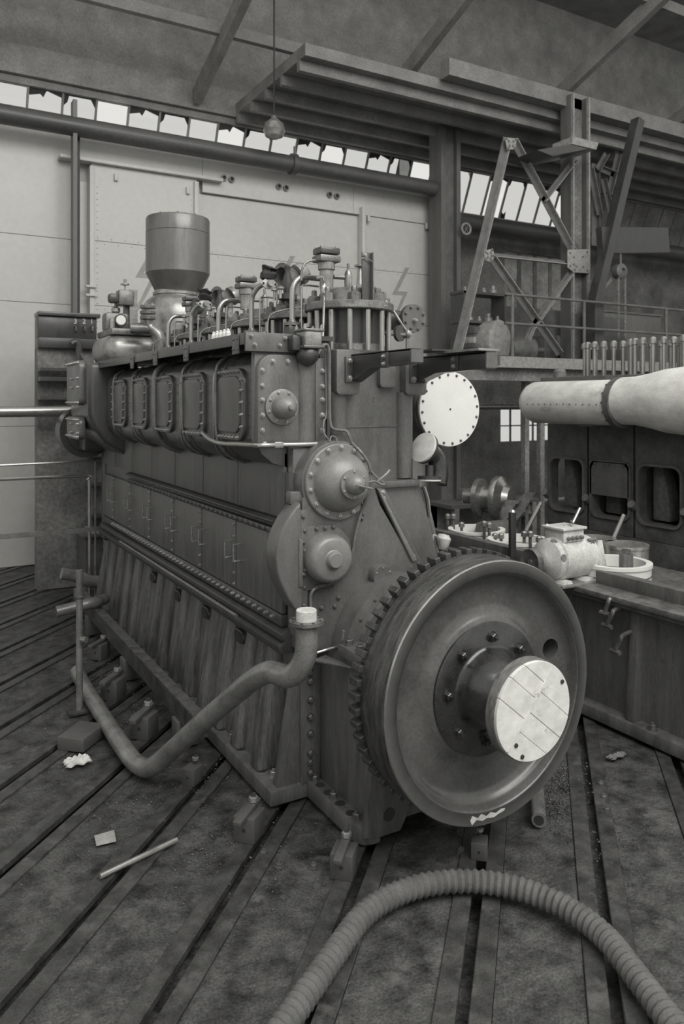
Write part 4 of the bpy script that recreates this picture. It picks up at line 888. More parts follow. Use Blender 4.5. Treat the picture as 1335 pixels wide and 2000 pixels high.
# ------------------------------------------------------------------ left side: pole, railing, bench, instrument stand
sp = thing('scaffold_pole', 'upright scaffold pole with coupler standing left of the engine', 'pole', (1.292, 6.694, 0))
MB().cyl((1.292, 6.694, 0), (1.292, 6.694, 1.185), .028, 14).build('tube', 'pipe_dark', sp)
MB().lathe([(.045, .96), (.045, 1.03)], (1.292, 6.694, 0), (0, 0, 1), 12).build('coupler', 'iron_raw', sp)
MB().box(1.2, 1.38, 6.62, 6.77, 0, .02).build('base_plate', 'rail_steel', sp)
MB().cyl((1.30, 6.64, .62), (1.33, 6.6, .62), .025, 10).build('coupler_knob', 'steel', sp)
rl = thing('guard_rail', 'light tubular guard rail beyond the far end of the engine', 'railing', (1.6, 10.0, 0))
yr = 10.0
xr = W(205, 1000, Y=yr).x; xq = W(160, 1000, Y=yr).x; zr = W(205, 899, Y=yr).z; zm = W(205, 1030, Y=yr).z
MB().cyl((xr, yr, 0), (xr, yr, zr + .05), .022, 10).build('post', 'pipe_steel', rl)
MB().cyl((.3, yr, zr - .02), (xr, yr, zr), .014, 8).build('top_rail', 'steel', rl)
MB().box(.3, xr, yr - .02, yr + .02, zm - .04, zm + .02).build('middle_rail', 'pipe_steel', rl)
xs = W(178, 950, Y=yr).x; zs = W(178, 930, Y=yr).z
MB().tube([(.3, yr + .1, zs), (xs - .15, yr + .1, zs), (xs - .02, yr + .1, zs - .05), (xs, yr + .1, zs - .2), (xs, yr + .1, 0)], .02, 8, 4).build('hoop', 'pipe_steel', rl)
MB().cyl((W(186, 950, Y=yr).x, yr, .0), (W(186, 950, Y=yr).x, yr, zr), .011, 8).build('rod', 'pipe_dark', rl)
MB().cyl((.3, yr, 0), (.3, yr, zr), .022, 10).build('post', 'pipe_steel', rl)
cb = thing('tool_cabinet', 'low wooden cabinet with papers on top at the far end of the engine', 'cabinet', (2.1, 10.7, 0))
c0x, c1x = W(160, 1050, Y=10.4).x, W(236, 1050, Y=10.4).x; cz = W(200, 1042, Y=10.4).z
MB().box(c0x + .05, c1x - .05, 10.4, 11.0, 0, cz - .04).build('body', 'timber_dark', cb); MB().box(c0x, c1x, 10.35, 11.05, cz - .04, cz).build('top', 'timber_dark', cb, bevel=.008)
MB().box(c0x + .12, c1x - .12, 10.385, 10.4, .1, cz - .12).build('door', 'timber_dark', cb, bevel=.006)
def sheet(px0, px1, y, z, d, label, m='dial'):
    a, b = W(px0, 1000, Y=y).x, W(px1, 1000, Y=y).x
    o = MB().prism([(a, y), (b, y), (b - .08, y + d), (a + .02, y + d)], 'Z', z, z + .012).build('paper_sheet', m); tag(o, label, 'paper')
sheet(180, 231, 10.42, cz + .001, .45, 'pale sheet on the wooden cabinet top', 'timber'); sheet(168, 190, 10.8, cz + .001, .2, 'small white sheet at the back of the cabinet top')
o = MB().tube([W(120, 1120, Y=9.9), W(150, 1125, Y=9.9), W(175, 1135, Y=9.9), W(202, 1136, Y=9.9)], .075, 14, 4).build('hose_pipe', 'pipe_dark'); tag(o, 'thick dark pipe curving behind the scaffold pole', 'pipe')
o = MB().tube([W(110, 1195, Y=8.6), W(150, 1185, Y=8.6), W(185, 1176, Y=8.6), W(205, 1170, Y=8.8)], .06, 12, 4).build('hose_pipe', 'pipe_dark'); tag(o, 'dark pipe on the floor behind the steel channel end', 'pipe')
# instrument stand at the left edge
ins = thing('instrument_stand', 'dark test stand with numbered hook board at the left edge', 'test stand', (.8, 11.2, 0))
yi = 11.2
i0, i1 = 1.62, W(189, 640, Y=yi).x
MB().box(i0, i1, yi, yi + .3, W(160, 662, Y=yi).z, W(160, 620, Y=yi).z).build('number_board', 'paint_dark', ins, bevel=.01)
MB().box(i0, i1 + .04, yi - .05, yi + .35, W(160, 620, Y=yi).z, W(160, 615, Y=yi).z + .02).build('board_top', 'paint', ins, bevel=.008)
MB().box(i0, i1 + .02, yi - .05, yi + .3, W(160, 682, Y=yi).z, W(160, 662, Y=yi).z).build('shelf_box', 'paint_dark', ins, bevel=.01)
MB().box(i0, i1 - .03, yi + .05, yi + .3, 0, W(160, 682, Y=yi).z).build('body', 'hall_dark', ins)
MB().box(i1 - .1, 2.95, 11.35, 11.6, 0, 2.05).build('side_rack', 'hall_dark', ins, bevel=.01)
for z in (.5, .95, 1.4, 1.8): MB().box(i1 - .1, 2.95, 11.15, 11.36, z, z + .03).build('rack_shelf', 'pipe_paint', ins)
for px, ch in ((147, '3'), (164, '2'), (179, '1')):
    p = W(px, 628, Y=yi - .004); text(ch, .1, 'dial', ins, p, (PI / 2, 0, 0))
    q = W(px, 637, Y=yi); MB().tube([q, q + Vector((0, -.05, -.02)), q + Vector((0, -.05, -.07)), q + Vector((0, -.02, -.08))], .012, 6, 2).build('hook', 'iron_raw', ins)
MB().tube([W(138, 775, Y=11), W(150, 770, Y=11), W(154, 750, Y=11), W(154, 690, Y=11), W(152, 672, Y=11), W(146, 668, Y=11), W(140, 672, Y=11)], .045, 12, 4).build('swan_neck_pipe', 'paint', ins)
for y0_, y1_ in ((720, 726), (737, 745), (775, 780)): MB().box(1.62, W(184, 700, Y=11.1).x, 11.0, 11.2, W(160, y1_, Y=11.1).z, W(160, y0_, Y=11.1).z).build('shelf', 'pipe_paint', ins)
MB().cyl((.4, 10.9, W(160, 803, Y=10.9).z), (2.0, 10.9, W(160, 803, Y=10.9).z), .075, 16).build('cross_pipe', 'pipe_steel', ins)
MB().cyl(W(158, 690, Y=10.9), W(183, 752, Y=10.9), .012, 6).build('stay', 'pipe_dark', ins)
for px in (164, 168): MB().cyl(W(px, 740, Y=10.7), W(px + 2, 815, Y=10.7), .006, 6).build('cord', 'black', ins)
# ------------------------------------------------------------------ right side: bedplate under assembly
bb = thing('bedplate', 'long dark engine bedplate under assembly on the right', 'bedplate', (5.5, 5.5, 0))
MB().box(4.95, 6.3, 2.2, 7.2, .02, 1.0).build('body', 'bed_paint', bb)
MB().box(4.83, 5.1, 2.2, 7.2, .02, .12).build('foot', 'bed_paint', bb, bevel=.012)
MB().box(4.82, 5.12, 2.2, 7.2, 1.02, 1.065).build('top_flange', 'iron_raw', bb, bevel=.006)
MB().box(4.86, 5.1, 2.2, 7.2, .98, 1.02).build('flange_fillet', 'bed_paint', bb)
MB().box(5.06, 5.16, 2.2, 4.55, 1.06, 1.17).build('side_bar', 'bed_paint', bb, bevel=.006); MB().box(5.0, 5.1, 5.1, 7.2, 1.06, 1.2).build('side_bar', 'bed_paint', bb, bevel=.006)
for k in range(7): MB().prism([(4.86, .12), (4.93, .98), (4.97, .98), (4.97, .12)], 'Y', 2.6 + k * .7, 2.68 + k * .7).build('rib', 'bed_paint', bb, bevel=.01)
for k in range(4): bolts(bb, [(4.89, 2.45 + k * .7, .12)], '+Z', .03, .06, 'bolt_dark')
for px, py in ((874, 1008), (885, 1008), (901, 1024), (945, 1022), (955, 1025), (966, 1046), (978, 1046), (1023, 1042), (1035, 1042), (1052, 1052)):
    p = W(px, py, X=5.3); o = MB().cyl((p.x, p.y, 1.06), (p.x, p.y, p.z), .016, 8).build('stud', 'iron_raw', bb)
    MB().lathe([(.032, -.03), (.032, .01), (.02, .025), (0, .03)], p, (0, 0, 1), 6).build('stud_nut', 'pipe_dark', o)
a, b = W(1000, 1078, X=4.95), W(1000, 1000, X=4.95)
MB().box(a.x - .035, a.x + .035, a.y - .02, a.y + .02, 1.06, b.z).build('guide_post', 'black', bb, bevel=.01); MB().lathe([(.03, 0), (.02, .02), (0, .025)], (a.x, a.y, b.z), (0, 0, 1), 8).build('post_cap', 'steel_bright', bb)
for j, (x, y) in enumerate(((5.75, 2.9), (5.75, 3.6), (5.75, 6.6))): MB().prism([(x - .3, 1.0), (x + .3, 1.0), (x + .22, 1.25), (x - .22, 1.25)], 'Y', y - .08, y + .08).build('bearing_cap', 'bed_paint', bb, bevel=.02)
for px, py, qx, qy in ((1187, 1178, 1180, 1198), (1195, 1200, 1184, 1222), (1211, 1250, 1200, 1272)):
    a, b = W(px, py, X=4.80), W(qx, qy, X=4.80)
    o = MB().tube([a + Vector((.14, 0, .05)), a + Vector((.02, 0, .03)), a, b], .017, 8, 3).build('hook_bolt', 'iron_raw', bb); MB().cyl(b + Vector((0, .04, 0)), b - Vector((0, .05, 0)), .02, 8).build('bolt_head', 'iron_raw', o)
# bright rings standing on it
def drum(px, py, R, h, label, m='steel_bright', z=1.2):
    p = W(px, py, Z=z)
    r = thing('machined_ring', label, 'ring', (p.x, p.y, 0), 'machined rings on the bedplate')
    MB().lathe([(R * .86, z - h), (R, z - h), (R, z - .03), (R * 1.04, z - .028), (R * 1.04, z), (R * .86, z), (R * .86, z - h)], (p.x, p.y, 0), (0, 0, 1), 40).build('shell', m, r)
    MB().lathe([(R * 1.0, z - h * .55), (R * 1.012, z - h * .54), (R * 1.012, z - h * .5), (R * 1.0, z - h * .49)], (p.x, p.y, 0), (0, 0, 1), 40).build('band', 'iron_raw', r)
drum(930, 1032, .30, .16, 'bright machined ring farthest along the bedplate', 'white_paint')
drum(1012, 1052, .30, .16, 'bright machined ring behind the black guide post', 'white_paint')
drum(1160, 1050, .20, .22, 'tall steel ring behind the pale motor', 'steel_bright', 1.25)
drum(1222, 1062, .20, .24, 'tall steel ring right of the pale motor', 'steel_bright', 1.25)
drum(1200, 1096, .30, .2, 'wide pale ring at the front of the bedplate', 'white_paint', 1.2)
p = W(1222, 1108, X=5.3); MB().box(p.x - .06, p.x + .06, p.y - .03, p.y + .03, 1.06, p.z + .12).build('bearing_post', 'bed_paint', bb, bevel=.01); MB().lathe([(.04, 0), (.04, .03)], (p.x, p.y, p.z + .12), (0, 0, 1), 6).build('stud_nut', 'iron_raw', bb)
# ------------------------------------------------------------------ pale electric motor
mo = thing('electric_motor', 'pale painted electric motor with terminal box standing on the bedplate', 'motor', (4.95, 4.75, 1.065))
mz = 1.262; my = 4.75; mx0, mx1 = 4.70, 5.18; R = .18
MB().lathe([(.05, -.06), (.07, -.05), (.12, -.03), (.155, -.01), (.172, .0), (.172, .05), (R, .055), (R, .40), (.17, .45), (.14, .475), (.05, .48)], (mx0, my, mz), (1, 0, 0), 40).build('casing', 'motor_white', mo)
MB().lathe([(.186, .06), (.186, .085)], (mx0, my, mz), (1, 0, 0), 40).build('casing_ring', 'motor_white', mo)
for a in (.9, 1.9, 2.9, -.2): 
    v = Vector((0, math.cos(a), math.sin(a)))
    MB().lathe([(.03, 0), (.03, .004)], Vector((mx0 + .025, my, mz)) + v * .171, v, 14).build('vent', 'sacking', mo)
MB().cyl((mx0 - .2, my, mz), (mx0, my, mz), .022, 12).build('shaft', 'steel', mo)
MB().lathe([(.03, -.02), (.085, -.02), (.1, -.03), (.108, -.03), (.108, .03), (.1, .03), (.085, .02), (.03, .02)], (mx0 - .17, my, mz), (1, 0, 0), 32).build('pulley', 'iron_raw', mo)
tb_ = MB().box(mx0 + .07, mx0 + .31, my - .12, my + .1, mz + .15, mz + .25).build('terminal_box', 'motor_white', mo, bevel=.008)
MB().box(mx0 + .05, mx0 + .33, my - .14, my + .12, mz + .25, mz + .272).build('terminal_lid', 'motor_white', tb_, bevel=.006)
for i in range(4): MB().lathe([(.016, 0), (.018, .02), (.01, .03)], (mx0 + .12 + i * .05, my - .12, mz + .185), (0, -1, 0), 8).build('cable_gland', 'block_iron', tb_)
bolts(tb_, [(mx0 + .19, my - .02, mz + .272), (mx0 + .08, my + .08, mz + .272)], '+Z', .012, .014, 'motor_white')
MB().tube([(mx0 + .2, my - .1, mz + .3), (mx0 + .3, my + .02, mz + .3)], .01, 6, 0).build('loose_spanner', 'block_iron', tb_)
lr = Vector((mx0 + .40, my - .11, mz + .13))
MB().tube([lr + Vector((.022 * math.cos(t), -.02, -.03 + .035 * math.sin(t))) for t in [i * PI / 4 for i in range(9)]], .007, 6, 2).build('lifting_ring', 'block_iron', mo)
MB().cyl(lr + Vector((-.04, -.01, .02)), lr + Vector((.05, -.01, .02)), .014, 8).build('ring_pin', 'block_iron', mo)
for yy in (my - .15, my + .13): MB().prism([(mx1 + .02, mz + .14), (mx1 - .03, mz + .14), (mx1 - .06, 1.075), (mx1 + .1, 1.075)], 'Y', yy, yy + .02).build('end_bracket', 'motor_white', mo, bevel=.003)
MB().prism([(mx0 + .04, 1.1), (mx0 + .12, 1.1), (mx0 + .14, 1.07), (mx0 + .02, 1.07)], 'Y', my - .16, my + .16).build('foot', 'motor_white', mo)
MB().prism([(mx0 + .3, 1.1), (mx0 + .38, 1.1), (mx0 + .40, 1.07), (mx0 + .28, 1.07)], 'Y', my - .16, my + .16).build('foot', 'motor_white', mo)
MB().box(mx0 - .02, mx1 + .1, my - .2, my + .2, 1.055, 1.075).build('base_plate', 'casing_light', mo, bevel=.003)
# ------------------------------------------------------------------ engine being built behind the bedplate
ec_ = thing('engine_frame', 'half-built dark engine frame with open crank pits and pale lagged exhaust pipe', 'engine', (8.0, 5.0, 0))
sx = 7.4
MB().box(sx + .5, 8.8, 1.8, 7.5, .0, 2.85).build('core', 'hall_dark', ec_)
def ringplate(out, inn, x0, x1):
    n = len(out); m_ = MB(); vs = [(x0, y, z) for y, z in out] + [(x0, y, z) for y, z in inn] + [(x1, y, z) for y, z in out] + [(x1, y, z) for y, z in inn]; fs = []
    for i in range(n):
        k = (i + 1) % n
        fs += [(i, k, n + k, n + i), (2 * n + i, 3 * n + i, 3 * n + k, 2 * n + k), (i, 2 * n + i, 2 * n + k, k), (n + i, n + k, 3 * n + k, 3 * n + i)]
    return m_.add(vs, fs)
MB().box(sx, sx + .5, 1.8, 7.5, 0, 1.0).build('lower_band', 'machine', ec_, bevel=.02)
for k in range(8):
    yc = 7.12 - .7 * k + .35; c = yc - .35
    ringplate(rrect(c - .348, c + .348, 1.0, 2.3, .001, 5), rrect(c - .275, c + .275, 1.2, 1.85, .1, 5), sx, sx + .12).build('pit_frame', 'machine', ec_)
    ringplate(rrect(c - .305, c + .305, 1.17, 1.88, .12, 5), rrect(c - .275, c + .275, 1.2, 1.85, .1, 5), sx - .03, sx).build('pit_lip', 'lattice', ec_)
    MB().box(sx, sx + .5, c - .36, c - .335, 1.0, 2.3).build('pier', 'machine', ec_)
    MB().prism([(y, z) for y, z in rrect(c - .32, c + .32, 1.1, 1.95, .08, 4)], 'X', sx + .46, sx + .5).build('pit_back', 'black', ec_)
    MB().prism([(c + .02, 1.2), (c + .26, 1.2), (c + .26, 1.84), (c + .12, 1.84), (c + .04, 1.5)], 'X', sx + .2, sx + .4).build('crank_web', 'sacking', ec_, bevel=.03)
    MB().cyl((sx + .02, yc, 1.35), (sx - .06, yc, 1.4), .05, 10).build('tie_bolt', 'pipe_dark', ec_)
MB().prism(rrect(6.13, 6.72, 1.45, 1.86, .02, 2), 'X', sx - .03, sx - .015).build('cover_plate', 'lattice', ec_)
bolts(ec_, [(sx - .03, y, 1.83) for y in (6.2, 6.42, 6.64)], '-X', .014, .02, 'bolt_dark')
for px, py, qx, qy in ((1056, 981, 1027, 1037), (1132, 993, 1111, 1037), (1218, 1005, 1190, 1069)):
    MB().cyl(W(px, py, X=6.95), W(qx, qy, X=6.75), .024, 10).build('stay_rod', 'pipe_steel', ec_)
MB().box(7.15, 8.8, 1.8, 7.35, 2.8, 2.9).build('deck', 'machine', ec_, bevel=.01)
mx = 7.0
mfd = MB().lathe([(0, -.2), (.1, -.185), (.19, -.13), (.24, -.06), (.262, 0), (.262, 1.3)], (mx, 7.25, 2.58), (0, -1, 0), 36).build('exhaust_pipe', 'jacket_white', ec_)
MB().lathe([(.262, 1.3), (.29, 1.3), (.29, 1.38), (.262, 1.38)], (mx, 7.25, 2.58), (0, -1, 0), 36).build('pipe_joint', 'machine', mfd)
MB().lathe([(.268, 1.38), (.27, 1.55), (.30, 1.75), (.34, 1.95), (.36, 2.2), (.36, 5.4)], (mx, 7.25, 2.6), (0, -1, 0), 36).build('lagged_section', 'jacket_white', mfd)
bolts(mfd, [(mx + .277 * math.cos(a), 7.25 - 1.3, 2.58 + .277 * math.sin(a)) for a in [i * PI / 8 for i in range(16)]], (0, 1, 0), .014, .03, 'bolt_dark')
for i in range(12): link('rivet', bolt_mesh(.007, .008, 'sacking'), mfd, (mx - .262, 7.15 - i * .1, 2.56), AX['-X'])
text('10519', .07, 'sign_tone', mfd, (mx - .262, 6.85, 2.50), (PI / 2, 0, -PI / 2))
MB().box(mx - .05, 7.6, 6.3, 6.5, 2.3, 2.4).build('pipe_bracket', 'machine', ec_); MB().box(mx - .05, 7.6, 4.3, 4.5, 2.2, 2.35).build('pipe_bracket', 'machine', ec_)
s2 = MB().lathe([(.024, 0), (.024, .36), (.04, .365), (.04, .42), (.025, .44), (0, .445)], (0, 0, 0), (0, 0, 1), 10).mesh('stud'); s2.materials.append(M['pipe_steel'])
for k in range(7):
    yc = 6.75 - .72 * k
    for i in range(16):
        a = 2 * PI * (i + .3) / 16; link('stud', s2, ec_, (7.75 + .3 * math.cos(a), yc + .3 * math.sin(a), 2.9))
MB().lathe([(.08, 2.9), (.08, 2.98), (.05, 3.02), (0, 3.03)], (7.35, 7.2, 0), (0, 0, 1), 14).build('deck_knob', 'sacking', ec_)
# flanged crankshaft end with sacking
sh = thing('flanged_shaft', 'machined shaft end with round flanges on a trestle left of the engine frame', 'shaft', (6.9, 8.1, 0))
sc = W(985, 975, Y=8.1); ax_ = Vector((-.35, -.94, 0))
MB().lathe([(.1, -.6), (.1, -.42), (.27, -.40), (.27, -.33), (.16, -.31), (.15, -.16), (.31, -.13), (.32, -.08), (.31, -.05), (.2, .02), (.17, .1), (.0, .11)], sc, (-ax_.x * .9, .95, 0) if False else (.45, -.89, 0), 44).build('shaft', 'steel', sh)
bolts(sh, [], '-Y')
MB().box(sc.x - .15, sc.x + .15, sc.y - .1, sc.y + .35, 0, sc.z - .2).build('trestle', 'hall_dark', sh)
b = MB(); n = 10; vs = []; fs = []
for i in range(n + 1):
    for j in range(n + 1):
        a, c = i / n, j / n
        p = W(985 + 60 * a - 12 * c, 985 - 25 * a + 45 * c, Y=7.72 - .12 * a)
        vs.append(p + Vector((0, .05 * math.sin(i * 1.2 + j * .5), .02 * math.sin(j * 1.7 + i))))
for i in range(n):
    for j in range(n): k = i * (n + 1) + j; fs.append((k, k + 1, k + n + 2, k + n + 1))
o = b.add(vs, fs).build('sacking', 'sacking', ang=80); so = o.modifiers.new('s', 'SOLIDIFY'); so.thickness = .01; tag(o, 'rough sacking draped over the flanged shaft', 'cloth')
# ------------------------------------------------------------------ gallery platform with railing
YP = 10.0
px0 = W(885, 700, Y=YP).x
pf_ = thing('gallery_platform', 'raised gallery platform with pale edge beam and tube railing', 'platform', (px0 + 4, 11, 0))
MB().box(px0, 20, YP, 12.2, 3.20, 3.30).build('deck', 'hall_dark', pf_)
MB().box(W(948, 700, Y=YP).x, 20, YP - .06, YP, 3.17, 3.36).build('edge_beam', 'lattice_light', pf_)
MB().box(px0, W(948, 700, Y=YP).x, YP + .2, YP + .3, 3.12, 3.36).build('edge_beam', 'pipe_paint', pf_)
MB().box(px0, 20, YP + .1, YP + .25, 2.95, 3.17).build('joist', 'hall_dark', pf_)
for px in (1000, 1140, 1300): x = W(px, 640, Y=YP).x; MB().cyl((x, YP, 3.3), (x, YP, 4.45), .03, 10).build('rail_post', 'lattice', pf_)
x0 = W(985, 600, Y=YP).x
for z in (4.43, 3.93): MB().cyl((x0, YP, z), (20, YP, z), .025, 10).build('rail', 'lattice', pf_)
for px in (1025, 1055): x = W(px, 780, Y=YP + .3).x; MB().box(x, x + .1, YP + .3, YP + .4, 0, 3.1).build('prop', 'hall_dark', pf_)
for x in (px0 + .3, 14, 18): MB().box(x, x + .15, 11.8, 11.95, 0, 3.2).build('prop', 'hall_dark', pf_)
# things on the platform
def on_deck(name, label, cat, px, y): 
    x = W(px, 680, Y=y).x; return thing(name, label, cat, (x, y, 3.3)), x
t, x = on_deck('parts_shelf', 'shelf of small machine parts on the gallery', 'shelf', 945, 11.4)
for z in (4.1, 4.65): MB().box(x - .6, x + .5, 11.3, 11.7, z - .03, z + .02).build('board', 'timber_dark', t)
for dx in (-.55, .45): MB().box(x + dx - .025, x + dx + .025, 11.3, 11.7, 3.3, 4.66).build('upright', 'pipe_paint', t)
ORD = ('first', 'second', 'third', 'fourth', 'fifth')
for i in range(9): 
    r_ = random.uniform(.05, .1)
    q = MB().lathe([(r_, 0), (r_, r_), (r_ * .6, r_ * 1.2), (r_ * .6, r_ * 2), (0, r_ * 2.1)], (x - .5 + i * .115, 11.5, 4.67 if i % 2 else 4.12), (0, 0, 1), 12).build('machine_part', 'casing_light'); tag(q, ORD[i // 2] + ' small machine part from the left on the gallery shelf, ' + ('upper' if i % 2 else 'lower') + ' board', 'part', 'small parts on the gallery shelf')
t, x = on_deck('steel_drum', 'small banded drum on the gallery behind the raking mast leg', 'drum', 927, 10.9)
MB().lathe([(.2, 0), (.2, .25), (.215, .26), (.215, .28), (.2, .29), (.2, .5), (.215, .51), (.215, .53), (.2, .54), (.2, .62), (0, .62)], (x, 10.9, 3.3), (0, 0, 1), 24).build('shell', 'pipe_paint', t); MB().lathe([(.205, .34), (.205, .45)], (x, 10.9, 3.3), (0, 0, 1), 24).build('band', 'casing_light', t)
t, x = on_deck('gear_case', 'pale rounded machine casing on the gallery deck', 'casing', 965, 10.7)
MB().lathe([(0, -.3), (.2, -.29), (.36, -.2), (.4, -.1), (.4, .12), (.3, .16), (0, .18)], (x, 10.7, 3.66), (.35, -1, 0), 28).build('shell', 'lattice_light', t); MB().box(x - .4, x + .45, 10.5, 11, 3.3, 3.42).build('base', 'pipe_paint', t)
t, x = on_deck('small_motor', 'dark small motor on the gallery between pale casing and mast brace', 'motor', 1018, 10.7)
MB().lathe([(.08, -.2), (.2, -.18), (.22, 0), (.22, .3), (.15, .36), (.05, .38), (.05, .55)], (x - .1, 10.7, 3.55), (1, -.2, 0), 24).build('body', 'machine', t); MB().box(x - .2, x + .2, 10.55, 10.85, 3.3, 3.38).build('foot', 'machine', t)
t, x = on_deck('pulley_machine', 'machine with bright pulley and wheel on the gallery by the mast column', 'machine', 1085, 11.2)
MB().lathe([(.0, -.1), (.34, -.1), (.36, -.08), (.36, .05), (.3, .07), (.1, .08), (.0, .1)], (x, 11.2, 4.05), (.3, -1, 0), 30).build('wheel', 'lattice', t)
MB().lathe([(.0, -.2), (.2, -.18), (.2, -.1), (.14, -.06), (.14, .06), (.2, .1), (.2, .18), (0, .2)], (x + .02, 10.95, 3.72), (1, -.3, .2), 24).build('pulley', 'steel_bright', t); MB().box(x - .4, x + .4, 11.1, 11.6, 3.3, 3.9).build('frame', 'machine', t, bevel=.03)
t, x = on_deck('sheet_cabinet', 'plain grey sheet metal cabinet on the gallery at right', 'cabinet', 1195, 11.4)
MB().box(x - .7, x + 1.6, 11.4, 11.9, 3.3, 4.5).build('body', 'column_grey', t, bevel=.02); MB().box(x - .72, x + 1.62, 11.38, 11.9, 4.5, 4.54).build('lid', 'lattice', t); MB().box(x - .6, x + .4, 11.385, 11.4, 3.4, 4.4).build('door', 'pipe_paint', t, bevel=.005)
# ------------------------------------------------------------------ lattice crane mast
YM = 10.6
lm = thing('lattice_mast', 'riveted steel lattice crane mast with raking leg and braces', 'mast', (W(1040, 700, Y=YM).x, YM, 0))
def lat(a, b, w_=.1, name='brace', m='lattice', y=YM, d=.09):
    p, q = W(*a, Y=y), W(*b, Y=y); o = MB().bar(p, q, .012, w_, up=(0, 1, 0)).build(name, m, lm)
    return o
def angle_bar(a, b, w_=.11, name='brace', m='lattice', y=YM, lit='lattice_light'):
    p, q = W(*a, Y=y), W(*b, Y=y); d = (q - p).normalized(); n = d.cross(Vector((0, 1, 0))).normalized()
    if n.x > 0: n = -n
    o = MB().bar(p, q, w_, .014, up=(0, 1, 0)).build(name, m, lm)
    MB().bar(p - n * w_ / 2 + Vector((0, -.04, 0)), q - n * w_ / 2 + Vector((0, -.04, 0)), .016, .09, up=(0, 1, 0)).build('outer_leg', lit, o)  # outer leg takes a lighter tone, its lit side put into the colour
angle_bar((988, 270), (886, 700), .14, 'raking_leg'); angle_bar((1000, 275), (1122, 505), .12)
angle_bar((958, 505), (1090, 692), .12); angle_bar((1113, 530), (1036, 640), .09); angle_bar((955, 497), (1112, 514), .07, 'strut')
angle_bar((1120, 312), (1058, 392), .08); angle_bar((1036, 640), (1015, 690), .08)
x0, x1 = W(1113, 500, Y=YM).x, W(1148, 500, Y=YM).x
for a, b in ((x0, x0 + .07), (x1 - .07, x1)):
    o = MB().box(a, b, YM - .02, YM + .25, 3.3, 8.5).build('mast_channel', 'column_grey', lm); MB().box(a, a + .03 if a == x0 else a + .04, YM - .08, YM - .02, 3.3, 8.5).build('channel_lip', 'lattice_light', o)
MB().box(x0 + .07, x1 - .07, YM + .1, YM + .14, 3.3, 8.5).build('mast_web', 'hall_dark', lm)
def gus(poly, m='lattice_light', y=YM - .1): 
    o = MB().prism(pw(poly, y), 'Y', y, y + .016).build('gusset_plate', m, lm, bevel=.003)
    cxp = sum(a for a, _ in poly) / len(poly); cyp = sum(b for _, b in poly) / len(poly)
    bolts(o, [W(cxp + (a - cxp) * f, cyp + (b_ - cyp) * f, Y=y) for a, b_ in poly for f in (.4, .75)], '-Y', .018, .014, 'lattice')
gus([(986, 268), (1009, 270), (1006, 292), (990, 292)]); gus([(945, 490), (962, 485), (966, 500), (960, 513), (946, 508)]); gus([(1108, 488), (1152, 486), (1152, 534), (1120, 532), (1108, 522)])
for x in (W(1020, 300, Y=YM).x,): pass
MB().box(W(850, 300, Y=YM + .5).x, 20, YM + .1, YM + .35, 8.3, 8.6).build('crane_girder', 'roof_dark', lm)
o = MB().prism(pw([(1118, 266), (1168, 279), (1164, 292), (1116, 281)], YM - .6), 'Y', YM - .6, YM - .1).build('crane_bracket', 'lattice_light', lm)
MB().prism(pw([(1050, 292), (1116, 281), (1150, 290), (1080, 304)], YM - .6), 'Y', YM - .58, YM + .2).build('bracket_arm', 'pipe_paint', lm)
for a, b in (((1150, 330), (1168, 420)), ((1165, 330), (1182, 300)), ((1170, 330), (1205, 345)), ((1185, 380), (1205, 300)), ((1175, 350), (1195, 440))): angle_bar(a, b, .1, y=YM + .8, lit='lattice')
for a, b in (((1160, 320), (1160, 480)), ((1205, 290), (1205, 420))): angle_bar(a, b, .16, 'stanchion', 'roof_dark', YM + .9, 'lattice')
# crane jib and chain hoist
jb = thing('crane_jib', 'dark raking jib of the crane at the right of the mast', 'crane', (W(1200, 500, Y=10.25).x, 10.25, 3.3))
p, q = W(1245, 235, Y=10.25), W(1158, 600, Y=10.25); MB().bar(p, q, .18, .2, up=(0, 1, 0)).build('jib_beam', 'paint_dark', jb)
MB().bar(W(1170, 470, Y=10.3), W(1300, 470, Y=10.3), .14, .5).build('cross_beam', 'paint_dark', jb)
MB().bar(W(1163, 580, Y=10.2), W(1192, 545, Y=10.2), .05, .06).build('jib_strut', 'lattice', jb); MB().box(q.x - .12, q.x + .12, 10.1, 10.4, 3.3, q.z + .1).build('jib_foot', 'paint_dark', jb)
ch = thing('chain_hoist', 'round chain hoist block with hanging chains at the right', 'hoist', tuple(W(1211, 530, Y=10.27)))
hc = W(1211, 530, Y=10.27)
MB().lathe([(.05, -.1), (.14, -.1), (.15, -.06), (.15, .04), (.11, .07), (.06, .08), (.04, .03), (0, .03)], hc, (0, -1, 0), 28).build('block_wheel', 'lattice', ch)
MB().cyl(hc + Vector((0, 0, .1)), hc + Vector((0, 0, .75)), .02, 8).build('hanger', 'pipe_dark', ch)
lk = MB().tube([(.016 * math.cos(t), 0, .03 * math.sin(t)) for t in [i * PI / 4 for i in range(9)]], .006, 5, 1).mesh('link'); lk.materials.append(M['lattice_light'])
for dx in (-.075, .115):
    for i in range(28): link('chain_link', lk, ch, (hc.x + dx, hc.y - .02, hc.z - .1 - i * .044), (0, 0, (i % 2) * PI / 2))
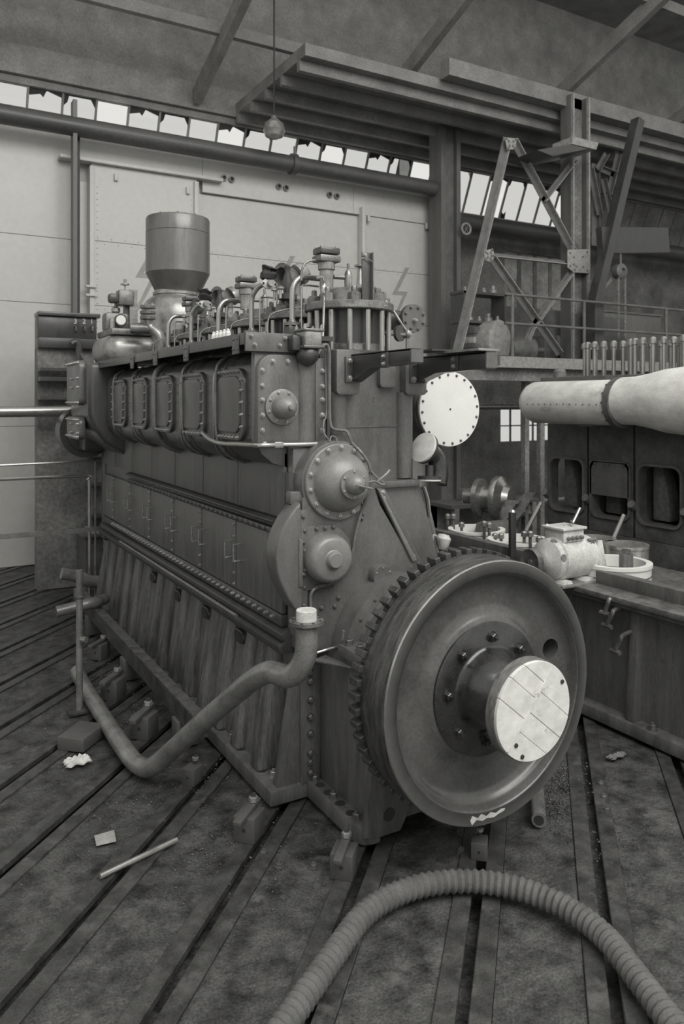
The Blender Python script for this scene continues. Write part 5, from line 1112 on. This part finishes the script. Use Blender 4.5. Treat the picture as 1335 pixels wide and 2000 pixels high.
# handwheel on the column
hw = thing('wall_valve', 'small spoked handwheel beside the steel column', 'valve', tuple(W(910, 447, Y=12.2)))
hp = W(910, 447, Y=12.2)
MB().tube([hp + Vector((.11 * math.cos(t), 0, .11 * math.sin(t))) for t in [i * PI / 8 for i in range(17)]], .024, 8, 1).build('rim', 'lattice_light', hw)
for i in range(3): a = i * PI / 3; MB().cyl(hp - Vector((.11 * math.cos(a), 0, .11 * math.sin(a))), hp + Vector((.11 * math.cos(a), 0, .11 * math.sin(a))), .012, 6).build('spoke', 'lattice', hw)
MB().cyl(hp, (hp.x, hp.y + .5, hp.z), .03, 8).build('spindle', 'pipe_dark', hw)
for dx in (-.08, 0, .08): MB().cyl((hp.x + dx, hp.y + .3, 3.3), (hp.x + dx, hp.y + .3, hp.z - .05), .02, 6).build('service_pipe', 'pipe_paint', hw)
# bench below the gallery
wbn = thing('work_bench', 'dark work bench with papers below the gallery', 'bench', (8.6, 10.2, 0))
MB().box(7.7, 9.6, 9.9, 10.6, .84, .9).build('top', 'timber_dark', wbn); 
for x in (7.8, 9.5):
    for y in (9.95, 10.55): MB().box(x - .05, x + .05, y - .05, y + .05, 0, .84).build('leg', 'hall_dark', wbn)
MB().box(7.75, 9.55, 10.5, 10.6, .1, .84).build('back_panel', 'hall_dark', wbn)
def bench_item(px, py, sx_, sz_, m, name, label, cat, y=10.1):
    p = W(px, py, Y=y); o = MB().box(p.x - sx_, p.x + sx_, y - .1, y + .12, .9, .9 + sz_).build(name, m, None, bevel=.006); tag(o, label, cat)
bench_item(930, 965, .22, .04, 'dial', 'paper_stack', 'white stack of paper on the work bench', 'paper'); bench_item(920, 940, .2, .2, 'lattice', 'parts_box', 'grey box of parts on the work bench', 'box', 10.3); bench_item(955, 950, .12, .12, 'timber_dark', 'vice', 'dark vice block on the work bench', 'vice')
o = MB().cyl((W(880, 797, Y=12.9).x, 12.9, 2.48), (24, 12.9, 2.48), .07, 12).build('service_pipe', 'pipe_steel'); tag(o, 'grey pipe crossing low behind the round white blank plate', 'pipe')
# hanging lamp near the clerestory
lp_ = thing('pendant_lamp', 'pale glass pendant lamp in front of the clerestory', 'lamp', tuple(W(535, 258, Y=12.0)))
p = W(535, 255, Y=12.0); MB().lathe([(.04, .25), (.06, .2), (.16, .12), (.19, .0), (.15, -.1), (.06, -.14), (0, -.145)], p, (0, 0, 1), 24).build('globe', 'casing_light', lp_); MB().cyl(p + Vector((0, 0, .2)), (p.x, p.y, 12.65), .015, 6).build('stem', 'black', lp_)

# a few parts that look different from the rest of their thing
for o, l in ((fw, 'dark flywheel with gear teeth around its back rim'), (cn, 'tall grey cylindrical air silencer with tapered base'), (wd, 'round white blank plate with a ring of bolts'), (bp.children[2], 'pale wooden plug'), (mfd, 'pale lagged exhaust pipe with rounded end'), (d1, 'large domed round cover'), (gd, 'crescent shaped guard')):
    o['label'] = l
